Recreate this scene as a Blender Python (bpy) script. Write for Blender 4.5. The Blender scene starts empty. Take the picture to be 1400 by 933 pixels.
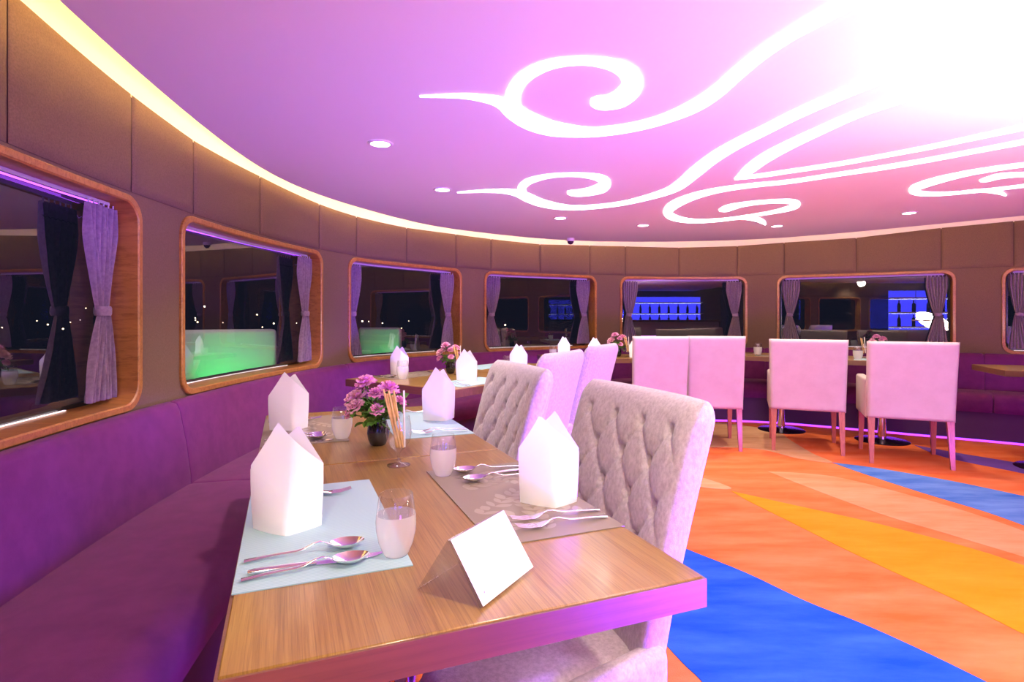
import bpy, bmesh, math, random
from mathutils import Vector, Matrix
random.seed(7)
PI = math.pi
scene = bpy.context.scene
col = scene.collection

# ------------------------------------------------------------------ camera
EYE = 1.17          # eye height in metres
F = 778.0           # focal length in pixels of the 1400 px wide frame
HY = 433.0          # horizon row
cam = bpy.data.cameras.new('camera')
cam.sensor_width = 36.0
cam.lens = 36.0 * F / 1400.0
cam.shift_y = -(466.5 - HY) / 1400.0
cam.clip_start = 0.02
cam.clip_end = 500
camo = bpy.data.objects.new('camera', cam)
camo.location = (0, 0, EYE)
camo.rotation_euler = (PI / 2, 0, 0)
col.objects.link(camo)
scene.camera = camo

# ------------------------------------------------------------------ world, exposure
w = bpy.data.worlds.new('night')
scene.world = w
w.use_nodes = True
w.node_tree.nodes['Background'].inputs[0].default_value = (0.006, 0.007, 0.014, 1)
w.node_tree.nodes['Background'].inputs[1].default_value = 1.0
scene.view_settings.view_transform = 'Standard'
scene.view_settings.look = 'None'
scene.view_settings.gamma = 1.0
scene.view_settings.use_curve_mapping = False
scene.view_settings.exposure = 0.3

CEIL = EYE + 0.819      # lower ceiling face
SEAM = EYE + 0.492      # horizontal joint of the wall fabric

def lamp(name, kind, loc, power, color, target=None, **kw):
    l = bpy.data.lights.new(name, kind)
    l.energy = power
    l.color = color
    for k, v in kw.items():
        setattr(l, k, v)
    o = bpy.data.objects.new(name, l)
    o.location = loc
    if target is not None:
        d = Vector(target) - Vector(loc)
        o.rotation_euler = d.to_track_quat('-Z', 'Y').to_euler()
    col.objects.link(o)
    return o

VIOLET = (0.22, 0.04, 1.0)
MAGENTA = (0.52, 0.07, 1.0)
WARM = (1.0, 0.87, 0.66)
# assumed unseen wash lamps: magenta behind the camera, violet right of the table
lamp('assumed_magenta_lamp', 'AREA', (3.1, -2.0, 0.38), 70, MAGENTA, (2.7, 5.0, 1.5), shape='RECTANGLE', size=2.6, size_y=0.5, spread=1.6)
lamp('assumed_violet_lamp', 'AREA', (1.6, 0.05, 0.36), 46, VIOLET, (0.35, 2.0, 0.6), shape='RECTANGLE', size=0.5, size_y=0.25, spread=1.5)
# white lamp pair added right of the frame to brighten ceiling and floor
lamp('added_up_lamp', 'AREA', (2.2, 1.0, 1.13), 72, (1.0, 0.97, 0.93), (2.2, 1.0, 3.0), shape='DISK', size=0.6)
lamp('added_down_lamp', 'AREA', (2.2, 1.0, 1.07), 32, WARM, (1.9, 1.8, 0.0), shape='DISK', size=0.6)
lamp('unseen_ceiling_spot', 'SPOT', (-0.1, -0.8, CEIL - 0.03), 105, WARM, (0.1, 1.6, 0.75), spot_size=1.5, spot_blend=0.9, shadow_soft_size=0.08)  # spot added behind the camera to whiten the napkins
for p in ((0.45, 0.55), (-0.5, -1.2), (2.2, -1.0)):  # further ceiling spots added out of view
    lamp('unseen_ceiling_spot', 'SPOT', (p[0], p[1], CEIL - 0.03), 50, WARM, (p[0], p[1], 0), spot_size=2.3, spot_blend=0.8, shadow_soft_size=0.06)

# ------------------------------------------------------------------ pixel helper
def px(x, y, z=0.0):
    d = F * (EYE - z) / (y - HY)
    return Vector(((x - 700) / F * d, d, z))

def pxd(x, d):
    return (x - 700) / F * d

# ------------------------------------------------------------------ materials
def nodes_of(name):
    m = bpy.data.materials.new(name)
    m.use_nodes = True
    nt = m.node_tree
    return m, nt, nt.nodes['Principled BSDF']

def N(nt, t, **kw):
    n = nt.nodes.new(t)
    for k, v in kw.items():
        if k in n.inputs.keys():
            n.inputs[k].default_value = v
        else:
            setattr(n, k, v)
    return n

def ramp(nt, stops):
    r = nt.nodes.new('ShaderNodeValToRGB')
    e = r.color_ramp.elements
    e[0].position, e[0].color = stops[0][0], (*stops[0][1], 1)
    e[1].position, e[1].color = stops[1][0], (*stops[1][1], 1)
    for p, c in stops[2:]:
        n = e.new(p)
        n.color = (*c, 1)
    return r

def plain(name, c, rough=0.5, metal=0.0, spec=0.5, **extra):
    m, nt, b = nodes_of(name)
    b.inputs['Base Color'].default_value = (*c, 1)
    b.inputs['Roughness'].default_value = rough
    b.inputs['Metallic'].default_value = metal
    b.inputs['Specular IOR Level'].default_value = spec
    for k, v in extra.items():
        b.inputs[k.replace('_', ' ')].default_value = v
    return m

def mottled(name, c0, c1, scale, rough=0.8, bump=0.0, bscale=400, detail=4, stretch=(1, 1, 1), sheen=0.0, spec=0.3, lo=0.35, hi=0.65, rot=0.0):
    m, nt, b = nodes_of(name)
    tc = N(nt, 'ShaderNodeTexCoord')
    mp = N(nt, 'ShaderNodeMapping')
    mp.inputs['Scale'].default_value = stretch
    mp.inputs['Rotation'].default_value = (0, 0, rot)
    nt.links.new(tc.outputs['Object'], mp.inputs['Vector'])
    n = N(nt, 'ShaderNodeTexNoise', Scale=scale, Detail=detail, Roughness=0.6)
    nt.links.new(mp.outputs[0], n.inputs['Vector'])
    r = ramp(nt, [(lo, c0), (hi, c1)])
    nt.links.new(n.outputs['Fac'], r.inputs[0])
    nt.links.new(r.outputs[0], b.inputs['Base Color'])
    b.inputs['Roughness'].default_value = rough
    b.inputs['Specular IOR Level'].default_value = spec
    if sheen:
        b.inputs['Sheen Weight'].default_value = sheen
        b.inputs['Sheen Roughness'].default_value = 0.4
    if bump:
        n2 = N(nt, 'ShaderNodeTexNoise', Scale=bscale, Detail=3)
        nt.links.new(tc.outputs['Object'], n2.inputs['Vector'])
        bp = N(nt, 'ShaderNodeBump', Strength=bump, Distance=0.002)
        nt.links.new(n2.outputs['Fac'], bp.inputs['Height'])
        nt.links.new(bp.outputs[0], b.inputs['Normal'])
    return m

def emit(name, c, s):
    m, nt, b = nodes_of(name)
    b.inputs['Base Color'].default_value = (*c, 1)
    b.inputs['Emission Color'].default_value = (*c, 1)
    b.inputs['Emission Strength'].default_value = s
    return m

def thin_glass(name, tint=(1, 1, 1), frost=0.0, frost_col=(0.9, 0.9, 0.9), ior=1.45, rough=0.0):
    m = bpy.data.materials.new(name)
    m.use_nodes = True
    nt = m.node_tree
    nt.nodes.clear()
    out = N(nt, 'ShaderNodeOutputMaterial')
    tr = N(nt, 'ShaderNodeBsdfTransparent')
    tr.inputs[0].default_value = (*tint, 1)
    gl = N(nt, 'ShaderNodeBsdfGlossy')
    gl.inputs['Roughness'].default_value = rough
    lw = N(nt, 'ShaderNodeLayerWeight')
    lw.inputs[0].default_value = 0.5
    pw = N(nt, 'ShaderNodeMath', operation='POWER')
    pw.inputs[1].default_value = 4.0
    nt.links.new(lw.outputs['Facing'], pw.inputs[0])
    f0 = ((ior - 1) / (ior + 1)) ** 2 * 1.6
    fr = N(nt, 'ShaderNodeMath', operation='MULTIPLY_ADD')
    fr.inputs[1].default_value = (1 - f0) * 0.8
    fr.inputs[2].default_value = f0
    nt.links.new(pw.outputs[0], fr.inputs[0])
    base = tr
    if frost:
        df = N(nt, 'ShaderNodeBsdfDiffuse')
        df.inputs[0].default_value = (*frost_col, 1)
        tl = N(nt, 'ShaderNodeBsdfTranslucent')
        tl.inputs[0].default_value = (*frost_col, 1)
        mt = N(nt, 'ShaderNodeMixShader')
        mt.inputs[0].default_value = 0.5
        nt.links.new(df.outputs[0], mt.inputs[1])
        nt.links.new(tl.outputs[0], mt.inputs[2])
        mf = N(nt, 'ShaderNodeMixShader')
        mf.inputs[0].default_value = frost
        nt.links.new(tr.outputs[0], mf.inputs[1])
        nt.links.new(mt.outputs[0], mf.inputs[2])
        base = mf
    mx = N(nt, 'ShaderNodeMixShader')
    nt.links.new(fr.outputs[0], mx.inputs[0])
    nt.links.new(base.outputs[0], mx.inputs[1])
    nt.links.new(gl.outputs[0], mx.inputs[2])
    nt.links.new(mx.outputs[0], out.inputs[0])
    return m

def wood(name, c0, c1, c2, along='y', rough=0.32, coat=0.25, scale=1.0):
    m, nt, b = nodes_of(name)
    tc = N(nt, 'ShaderNodeTexCoord')
    mp = N(nt, 'ShaderNodeMapping')
    s = {'y': (34 * scale, 1.3 * scale, 8), 'x': (1.3 * scale, 34 * scale, 8), 'z': (24, 24, 1.5)}[along]
    mp.inputs['Scale'].default_value = s
    nt.links.new(tc.outputs['Object'], mp.inputs['Vector'])
    n = N(nt, 'ShaderNodeTexNoise', Scale=2.2, Detail=6, Roughness=0.65)
    nt.links.new(mp.outputs[0], n.inputs['Vector'])
    r = ramp(nt, [(0.3, c0), (0.72, c2), (0.5, c1)])
    nt.links.new(n.outputs['Fac'], r.inputs[0])
    mp2 = N(nt, 'ShaderNodeMapping')
    mp2.inputs['Scale'].default_value = tuple(v * 4.5 if v > 5 else v for v in s)
    nt.links.new(tc.outputs['Object'], mp2.inputs['Vector'])
    n2 = N(nt, 'ShaderNodeTexNoise', Scale=2.0, Detail=4, Roughness=0.7)
    nt.links.new(mp2.outputs[0], n2.inputs['Vector'])
    r2 = ramp(nt, [(0.36, (0.62, 0.56, 0.5)), (0.52, (1, 1, 1))])
    nt.links.new(n2.outputs['Fac'], r2.inputs[0])
    mu = N(nt, 'ShaderNodeMix', data_type='RGBA', blend_type='MULTIPLY')
    mu.inputs[0].default_value = 0.8
    nt.links.new(r.outputs[0], mu.inputs[6])
    nt.links.new(r2.outputs[0], mu.inputs[7])
    nt.links.new(mu.outputs[2], b.inputs['Base Color'])
    b.inputs['Roughness'].default_value = rough
    b.inputs['Coat Weight'].default_value = coat
    b.inputs['Coat Roughness'].default_value = 0.12
    return m

M = {}
M['ceiling'] = plain('ceiling_paint', (0.84, 0.78, 0.85), 0.65, spec=0.2)
M['cove'] = plain('cove_paint', (0.85, 0.8, 0.68), 0.8)
M['swirl'] = emit('swirl_light', (1.0, 0.97, 0.95), 5.0)
M['cove_led'] = emit('cove_led', (1.0, 0.70, 0.24), 50.0)
M['violet_led'] = emit('violet_led', (0.40, 0.08, 1.0), 3.0)
M['floor_led'] = emit('floor_led', (0.33, 0.05, 1.0), 2.2)
M['down_lens'] = emit('downlight_lens', (1.0, 0.95, 0.88), 14.0)
M['white_trim'] = plain('white_trim', (0.8, 0.78, 0.8), 0.4)
M['wall_fabric'] = mottled('wall_fabric', (0.150, 0.092, 0.062), (0.185, 0.115, 0.080), 160, 0.9, 0.5, 600, stretch=(1, 1, 1))
M['wall_back'] = plain('wall_joint', (0.10, 0.055, 0.045), 0.9)
M['frame_wood'] = wood('frame_wood', (0.34, 0.14, 0.03), (0.42, 0.18, 0.045), (0.48, 0.22, 0.06), 'x', 0.4, 0.15, 0.4)
M['pane'] = thin_glass('window_pane', (0.75, 0.78, 0.82), ior=1.95)
M['curtain'] = mottled('curtain_cloth', (0.22, 0.15, 0.22), (0.30, 0.22, 0.29), 60, 0.85, 0.3, 900, sheen=0.3)
M['curtain_dark'] = mottled('curtain_stitch_cloth', (0.10, 0.06, 0.10), (0.13, 0.09, 0.13), 60, 0.9)  # darker cloth for the gather stitches
M['track'] = plain('curtain_track', (0.55, 0.5, 0.6), 0.4)
M['black'] = plain('black_rubber', (0.006, 0.006, 0.007), 0.5)
M['sofa'] = mottled('sofa_velvet', (0.12, 0.011, 0.108), (0.15, 0.017, 0.13), 14, 0.85, 0.4, 700, sheen=0.12)
M['sofa_base'] = plain('sofa_base', (0.05, 0.012, 0.05), 0.6)
M['table_wood'] = wood('table_wood', (0.225, 0.115, 0.026), (0.285, 0.155, 0.036), (0.345, 0.20, 0.055), 'y', 0.3, 0.3, 1.7)
M['edge_wood'] = wood('table_edge_wood', (0.11, 0.035, 0.016), (0.15, 0.05, 0.025), (0.19, 0.07, 0.035), 'x', 0.42, 1.0, 0.6)
M['edge_wood'].node_tree.nodes['Principled BSDF'].inputs['Coat Roughness'].default_value = 0.38
M['edge_wood'].node_tree.nodes['Principled BSDF'].inputs['Coat IOR'].default_value = 1.6
M['chrome'] = plain('chrome', (0.8, 0.8, 0.82), 0.12, 1.0)
M['steel'] = plain('polished_steel', (0.82, 0.80, 0.80), 0.13, 1.0)
M['dark_disc'] = plain('dark_steel_disc', (0.10, 0.09, 0.11), 0.2, 1.0)
M['tuft'] = mottled('tufted_chenille', (0.44, 0.37, 0.38), (0.60, 0.52, 0.53), 120, 0.85, 0.6, 500, sheen=0.4, stretch=(1, 1, 0.6))
M['slip'] = mottled('slipcover_cloth', (0.50, 0.39, 0.38), (0.54, 0.43, 0.42), 9, 0.9, 0.2, 900)
M['leg_dark'] = plain('dark_leg', (0.035, 0.014, 0.012), 0.35)
M['leg_wood'] = wood('leg_wood', (0.33, 0.09, 0.03), (0.40, 0.12, 0.04), (0.45, 0.15, 0.05), 'z', 0.4, 0.2)
M['napkin'] = plain('napkin_linen', (0.88, 0.87, 0.85), 0.9, spec=0.15)
M['glass'] = thin_glass('clear_glass', (0.94, 0.94, 0.95), ior=1.7)
M['frost'] = thin_glass('misted_glass', (0.95, 0.95, 0.94), 0.42, (0.97, 0.96, 0.95), ior=1.4, rough=0.15)
M['water'] = thin_glass('water_surface', (0.92, 0.93, 0.94), 0.12, ior=1.6)
M['smoke_glass'] = thin_glass('smoke_glass', (0.20, 0.21, 0.24), ior=1.6)
M['acrylic'] = thin_glass('clear_acrylic', (0.93, 0.93, 0.94), ior=1.5)
M['card'] = plain('white_card', (0.92, 0.92, 0.92), 0.6)
M['ink'] = plain('grey_ink', (0.25, 0.25, 0.3), 0.7)
M['petal'] = mottled('carnation_pink', (0.80, 0.24, 0.50), (0.93, 0.52, 0.74), 60, 0.7)
M['petal_pale'] = mottled('carnation_pale', (0.82, 0.36, 0.52), (0.92, 0.58, 0.68), 60, 0.7)
M['leaf'] = mottled('leaf_green', (0.05, 0.18, 0.02), (0.22, 0.42, 0.06), 25, 0.5)
M['stem'] = plain('stem_green', (0.12, 0.25, 0.05), 0.6)
M['stick'] = mottled('bread_stick', (0.72, 0.42, 0.15), (0.85, 0.58, 0.26), 30, 0.7)
M['paper_stick'] = plain('white_paper', (0.88, 0.86, 0.82), 0.7)
M['bottle'] = plain('bottle_glass', (0.04, 0.05, 0.06), 0.1)
M['bar'] = plain('bar_panel', (0.5, 0.48, 0.5), 0.4)
M['blue_back'] = emit('bar_backlight', (0.06, 0.06, 1.0), 5.0)
M['shelf_led'] = emit('shelf_led', (0.7, 0.75, 1.0), 8.0)
M['deck'] = plain('dark_deck', (0.02, 0.02, 0.022), 0.5)
M['stand_in_chair'] = plain('pale_chair_cover', (0.6, 0.56, 0.52), 0.8)
M['city'] = emit('city_light', (1.0, 0.7, 0.4), 12.0)
M['sill_reflection_glow'] = emit('sill_reflection_glow', (1.0, 0.9, 0.9), 0.9)  # glow imitating the cove light mirrored along the sill
M['dome'] = plain('smoked_dome', (0.05, 0.02, 0.06), 0.1)

def ribbed(name, c0, c1, scale):
    m, nt, b = nodes_of(name)
    tc = N(nt, 'ShaderNodeTexCoord')
    wv = N(nt, 'ShaderNodeTexWave', Scale=scale, Distortion=0.3)
    wv.bands_direction = 'Y'
    nt.links.new(tc.outputs['Object'], wv.inputs['Vector'])
    r = ramp(nt, [(0.2, c0), (0.7, c1)])
    nt.links.new(wv.outputs['Fac'], r.inputs[0])
    nt.links.new(r.outputs[0], b.inputs['Base Color'])
    bp = N(nt, 'ShaderNodeBump', Strength=0.3, Distance=0.001)
    nt.links.new(wv.outputs['Fac'], bp.inputs['Height'])
    nt.links.new(bp.outputs[0], b.inputs['Normal'])
    b.inputs['Roughness'].default_value = 0.55
    return m
M['mat_blue'] = ribbed('woven_blue_vinyl', (0.30, 0.48, 0.54), (0.38, 0.56, 0.62), 60)
M['mat_brown'] = plain('brown_vinyl', (0.23, 0.18, 0.14), 0.42)
M['leaf_print'] = plain('leaf_print', (0.32, 0.26, 0.21), 0.3)
carpet = dict(lo=0.3, hi=0.7, rough=0.95, bump=0.8, bscale=260, spec=0.1, stretch=(0.7, 2.6, 1), rot=0.5)
M['carpet_orange'] = mottled('carpet_orange', (0.70, 0.115, 0.025), (0.76, 0.20, 0.075), 2.6, **carpet)
M['carpet_blue'] = mottled('carpet_blue', (0.005, 0.06, 0.40), (0.03, 0.12, 0.52), 3.0, **carpet)
M['carpet_sky'] = mottled('carpet_light_blue', (0.03, 0.11, 0.42), (0.13, 0.24, 0.55), 3.0, **carpet)
M['carpet_yellow'] = mottled('carpet_amber', (0.78, 0.21, 0.006), (0.80, 0.27, 0.02), 3.0, **carpet)
M['carpet_purple'] = mottled('carpet_purple', (0.13, 0.05, 0.30), (0.18, 0.08, 0.38), 3.0, **carpet)
M['carpet_tan'] = mottled('carpet_tan', (0.50, 0.24, 0.11), (0.62, 0.34, 0.18), 5.0, **carpet)
M['carpet_peach'] = mottled('carpet_peach', (0.74, 0.19, 0.07), (0.78, 0.30, 0.16), 2.6, **carpet)

# ------------------------------------------------------------------ mesh helpers
class MB:
    def __init__(s):
        s.v, s.f = [], []
    def add(s, vs, fs):
        o = len(s.v)
        s.v += [tuple(v) for v in vs]
        s.f += [tuple(i + o for i in f) for f in fs]
        return s
    def grid(s, rows, close_u=False, close_v=False):
        nr, nc = len(rows), len(rows[0])
        vs = [p for r in rows for p in r]
        fs = []
        for i in range(nr if close_v else nr - 1):
            for j in range(nc if close_u else nc - 1):
                a, b2 = i * nc + j, i * nc + (j + 1) % nc
                c, d = ((i + 1) % nr) * nc + (j + 1) % nc, ((i + 1) % nr) * nc + j
                fs.append((a, b2, c, d))
        return s.add(vs, fs)
    def box(s, a, b):
        x0, y0, z0 = a
        x1, y1, z1 = b
        return s.add([(x0, y0, z0), (x1, y0, z0), (x1, y1, z0), (x0, y1, z0), (x0, y0, z1), (x1, y0, z1), (x1, y1, z1), (x0, y1, z1)],
                     [(0, 3, 2, 1), (4, 5, 6, 7), (0, 1, 5, 4), (1, 2, 6, 5), (2, 3, 7, 6), (3, 0, 4, 7)])
    def lathe(s, prof, n=24, c=(0, 0, 0)):
        rows = []
        for r, z in prof:
            rows.append([(c[0] + r * math.cos(2 * PI * k / n), c[1] + r * math.sin(2 * PI * k / n), c[2] + z) for k in range(n)])
        s.grid(rows, close_u=True)
        for row, flip in ((rows[0], True), (rows[-1], False)):
            if abs(row[0][0] - row[n // 2][0]) > 1e-4:
                pass
        return s
    def disc(s, r, z, n=24, c=(0, 0), up=True):
        vs = [(c[0] + r * math.cos(2 * PI * k / n), c[1] + r * math.sin(2 * PI * k / n), z) for k in range(n)]
        return s.add(vs, [tuple(range(n)) if up else tuple(reversed(range(n)))])
    def tube(s, pts, rad, n=8, cap=True, flat=None):
        pts = [Vector(p) for p in pts]
        rows = []
        ref = Vector((0, 0, 1))
        for i, p in enumerate(pts):
            t = (pts[min(i + 1, len(pts) - 1)] - pts[max(i - 1, 0)])
            if t.length < 1e-9:
                t = Vector((0, 0, 1))
            t.normalize()
            rf = ref if abs(t.dot(ref)) < 0.95 else Vector((1, 0, 0))
            a = t.cross(rf).normalized()
            b2 = a.cross(t).normalized()
            r = rad[i] if isinstance(rad, (list, tuple)) else rad
            ra, rb = r if isinstance(r, tuple) else (r, r)
            rows.append([p + a * (ra * math.cos(2 * PI * k / n)) + b2 * (rb * math.sin(2 * PI * k / n)) for k in range(n)])
        s.grid(rows, close_u=True)
        if cap:
            o = len(s.v) - len(rows) * n
            s.f.append(tuple(o + k for k in reversed(range(n))))
            o2 = len(s.v) - n
            s.f.append(tuple(o2 + k for k in range(n)))
        return s
    def mesh(s, name, smooth=40):
        me = bpy.data.meshes.new(name)
        me.from_pydata(s.v, [], s.f)
        me.validate()
        bm = bmesh.new()
        bm.from_mesh(me)
        bmesh.ops.remove_doubles(bm, verts=bm.verts, dist=1e-6)
        bmesh.ops.recalc_face_normals(bm, faces=bm.faces)
        bm.to_mesh(me)
        bm.free()
        if smooth:
            me.shade_smooth()
            me.set_sharp_from_angle(angle=math.radians(smooth))
        return me
    def build(s, name, mat, parent=None, smooth=40):
        return mobj(name, s.mesh(name, smooth), mat, parent)

def mobj(name, me, mat, parent=None):
    o = bpy.data.objects.new(name, me)
    col.objects.link(o)
    if mat is not None and not me.materials:
        me.materials.append(M[mat])
    if parent is not None:
        o.parent = parent
    return o

def rbox(a, b, r=0.01, seg=2):
    """mesh builder holding a rounded box"""
    bm = bmesh.new()
    bmesh.ops.create_cube(bm, size=1)
    for v in bm.verts:
        v.co = Vector([a[i] + (v.co[i] + 0.5) * (b[i] - a[i]) for i in range(3)])
    bmesh.ops.bevel(bm, geom=list(bm.edges), offset=r, segments=seg, affect='EDGES', profile=0.5)
    m = MB()
    bm.verts.ensure_lookup_table()
    m.add([v.co[:] for v in bm.verts], [[v.index for v in f.verts] for f in bm.faces])
    bm.free()
    return m

def tag(o, label, cat, group=None):
    o['label'] = label
    o['category'] = cat
    if group:
        o['group'] = group
    return o

def thing(name, label, cat, loc=(0, 0, 0), rz=0.0, group=None):
    o = bpy.data.objects.new(name, None)
    o.empty_display_size = 0.1
    col.objects.link(o)
    o.location = loc
    o.rotation_euler = (0, 0, rz)
    return tag(o, label, cat, group)

def struct(o, label=None, cat=None):
    o['kind'] = 'structure'
    if label:
        o['label'] = label
        o['category'] = cat
    return o

def copy_tree(o, parent=None):
    c = o.copy()
    col.objects.link(c)
    if parent is not None:
        c.parent = parent
    for ch in list(o.children):
        copy_tree(ch, c)
    return c

class Kit:
    """first call hands out the original, later calls hand out copies"""
    def __init__(s, root):
        s.root, s.used = root, False
    def put(s, loc, rz=0.0, label=None, group=None):
        o = copy_tree(s.root) if s.used else s.root
        s.used = True
        o.location = loc
        o.rotation_euler = (0, 0, rz)
        if label:
            o['label'] = label
        if group:
            o['group'] = group
        return o

# ------------------------------------------------------------------ plan curves
def catmull(pts, per=12):
    out = []
    n = len(pts)
    for i in range(n - 1):
        p0, p1, p2, p3 = [Vector(pts[max(0, min(n - 1, i + k))]) for k in (-1, 0, 1, 2)]
        for k in range(per):
            t = k / per
            out.append(0.5 * ((2 * p1) + (p2 - p0) * t + (2 * p0 - 5 * p1 + 4 * p2 - p3) * t * t + (3 * p1 - p0 - 3 * p2 + p3) * t ** 3))
    out.append(Vector(pts[-1]))
    return out

class Path:
    def __init__(s, pts, smooth=60):
        d = catmull([Vector((p[0], p[1])) for p in pts], 16)
        # even resample, then relax
        def resample(q, step):
            cum = [0]
            for a, b in zip(q, q[1:]):
                cum.append(cum[-1] + (b - a).length)
            n = int(cum[-1] / step)
            out, j = [], 0
            for k in range(n + 1):
                t = cum[-1] * k / n
                while j < len(q) - 2 and cum[j + 1] < t:
                    j += 1
                f = (t - cum[j]) / max(1e-9, cum[j + 1] - cum[j])
                out.append(q[j].lerp(q[j + 1], min(1, max(0, f))))
            return out
        d = resample(d, 0.06)
        for _ in range(smooth):
            d = [d[0]] + [(d[i - 1] + 2 * d[i] + d[i + 1]) / 4 for i in range(1, len(d) - 1)] + [d[-1]]
        s.p = resample(d, 0.04)
        s.cum = [0]
        for a, b in zip(s.p, s.p[1:]):
            s.cum.append(s.cum[-1] + (b - a).length)
        s.L = s.cum[-1]
        s.step = s.L / (len(s.p) - 1)
    def at(s, t):
        k = max(0, min(len(s.p) - 2, int(t / s.step)))
        return s.p[k].lerp(s.p[k + 1], t / s.step - k)
    def nrm(s, t):
        a, b = s.at(max(0, t - 0.08)), s.at(min(s.L, t + 0.08))
        d = (b - a).normalized()
        return Vector((d.y, -d.x))
    def pt(s, t, d, z):
        p = s.at(t) + s.nrm(t) * d
        return Vector((p.x, p.y, z))
    def s_at_px(s, x, lo=None):
        best, bs = 1e9, 0
        for k, p in enumerate(s.p):
            if p.y < 0.9:
                continue
            e = abs(700 + F * p.x / p.y - x)
            if e < best:
                best, bs = e, k
        # local refine
        k = bs
        c = []
        for q in (k - 1, k):
            if 0 <= q < len(s.p) - 1:
                xa = 700 + F * s.p[q].x / s.p[q].y
                xb = 700 + F * s.p[q + 1].x / s.p[q + 1].y
                if (xa - x) * (xb - x) <= 0 and xa != xb:
                    return s.cum[q] + s.step * (x - xa) / (xb - xa)
        return s.cum[k]

def from_rise(pairs, h):
    return [((x - 700) / F * (F * h / (HY - y)), F * h / (HY - y)) for x, y in pairs]

wall_px = [(0, 193), (179, 264), (263.7, 293), (355, 321.5), (436, 341), (487, 351), (555.7, 358.5), (623, 365.5), (671, 369.5), (738, 372.6),
           (806, 375.6), (855, 377), (928, 377.6), (1008, 377), (1072, 375.6), (1170.6, 372.2), (1286.7, 368), (1386, 364.7)]
WP = Path([(0.9, -4.6), (0.0, -3.0), (-0.7, -1.4), (-1.13, 0.0)] + from_rise(wall_px, SEAM - EYE) + [(5.6, 4.95), (6.3, 3.8), (6.7, 2.2), (6.85, 0.0), (6.8, -2.4), (6.7, -4.6)])
ceil_px = [(80, 0), (182, 93), (266, 164), (357, 232), (437, 268), (549.7, 300), (589, 309.5), (623.4, 314.6), (680, 320.5), (739, 327), (806, 330), (860, 331),
           (1008, 329), (1140, 320), (1285, 306.2), (1400, 295)]
CP = Path([(1.25, -4.45), (0.35, -2.9), (-0.38, -1.4), (-0.85, 0.0)] + from_rise(ceil_px, CEIL - EYE) + [(5.0, 3.5), (5.5, 2.0), (5.7, 0.0), (5.75, -2.2), (5.8, -4.45)])

def loft(path, s0, s1, prof, step=0.06, ends=((0, 1.0),), closed=True, center=None):
    """sweep a (distance, height) profile along a plan curve"""
    n = max(2, int((s1 - s0) / step))
    st = [(s0 + (s1 - s0) * k / n, 1.0) for k in range(n + 1)]
    if len(ends) > 1:
        st = [(s0 + o, k) for o, k in ends] + [(t, 1.0) for t, _ in st if s0 + ends[-1][0] < t < s1 - ends[-1][0]] + [(s1 - o, k) for o, k in reversed(ends)]
    cd = sum(p[0] for p in prof) / len(prof)
    cz = sum(p[1] for p in prof) / len(prof)
    rows = []
    for t, k in st:
        rows.append([path.pt(t, cd + (d - cd) * k, cz + (z - cz) * k) for d, z in prof])
    m = MB()
    m.grid(rows, close_u=closed)
    if closed:
        q = len(prof)
        m.f.append(tuple(range(q)))
        o = len(m.v) - q
        m.f.append(tuple(o + k for k in reversed(range(q))))
    return m

# ------------------------------------------------------------------ floor
floor_loop = [WP.pt(WP.L * k / 160, -0.2, 0) for k in range(161)]
fm = MB()
fm.add([(p.x, p.y, -0.05) for p in floor_loop] + [(p.x, p.y, 0) for p in floor_loop], [tuple(range(161)), tuple(range(161, 322))])
floor = struct(fm.build('floor', 'carpet_orange', smooth=0), 'orange carpet floor with sweeping coloured bands', 'floor')

def carpet_patch(mat, pts, z):
    loop = catmull([Vector((px(x, y).x, px(x, y).y)) for x, y in pts] + [Vector((px(*pts[0]).x, px(*pts[0]).y))], 5)[:-1]
    n = len(loop)
    m = MB().add([(p.x, p.y, z) for p in loop] + [(p.x, p.y, 0.0002) for p in loop], [tuple(range(n))] + [(k, (k + 1) % n, n + (k + 1) % n, n + k) for k in range(n)])
    return m.build('carpet_band', mat, floor, smooth=0)
carpet_patch('carpet_blue', [(700, 655), (800, 690), (880, 725), (938, 751), (1020, 784), (1100, 822), (1180, 854), (1260, 890), (1348, 933), (1480, 1000), (1700, 1130), (1500, 1300), (1180, 1150), (1060, 1040), (960, 933), (932, 906), (880, 850), (820, 790), (760, 720)], 0.002)
carpet_patch('carpet_yellow', [(1000, 672), (1040, 681), (1080, 690), (1180, 712), (1260, 732), (1340, 754), (1400, 774), (1520, 815), (1700, 890), (1700, 1020), (1520, 925), (1400, 868), (1300, 818), (1220, 782), (1156, 752), (1100, 724), (1052, 700), (1020, 684)], 0.002)
carpet_patch('carpet_peach', [(1050, 645), (1140, 652), (1260, 682), (1340, 706), (1400, 727), (1560, 790), (1500, 795), (1400, 762), (1300, 732), (1200, 702), (1100, 665)], 0.0015)
carpet_patch('carpet_sky', [(1138, 633), (1180, 638), (1220, 644), (1300, 658), (1400, 679), (1500, 702), (1650, 745), (1650, 800), (1500, 757), (1400, 719), (1340, 698), (1260, 674), (1180, 648)], 0.0022)
carpet_patch('carpet_purple', [(1250, 609), (1316, 621), (1400, 635), (1500, 655), (1500, 672), (1400, 648), (1320, 632), (1280, 622)], 0.002)
carpet_patch('carpet_tan', [(880, 582), (940, 577), (1000, 580), (1060, 590), (1080, 602), (1110, 620), (1138, 633), (1090, 627), (1040, 615), (980, 612), (920, 615), (860, 610)], 0.002)
carpet_patch('carpet_tan', [(940, 650), (965, 655), (1000, 668), (970, 668), (930, 660)], 0.002)

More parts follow.
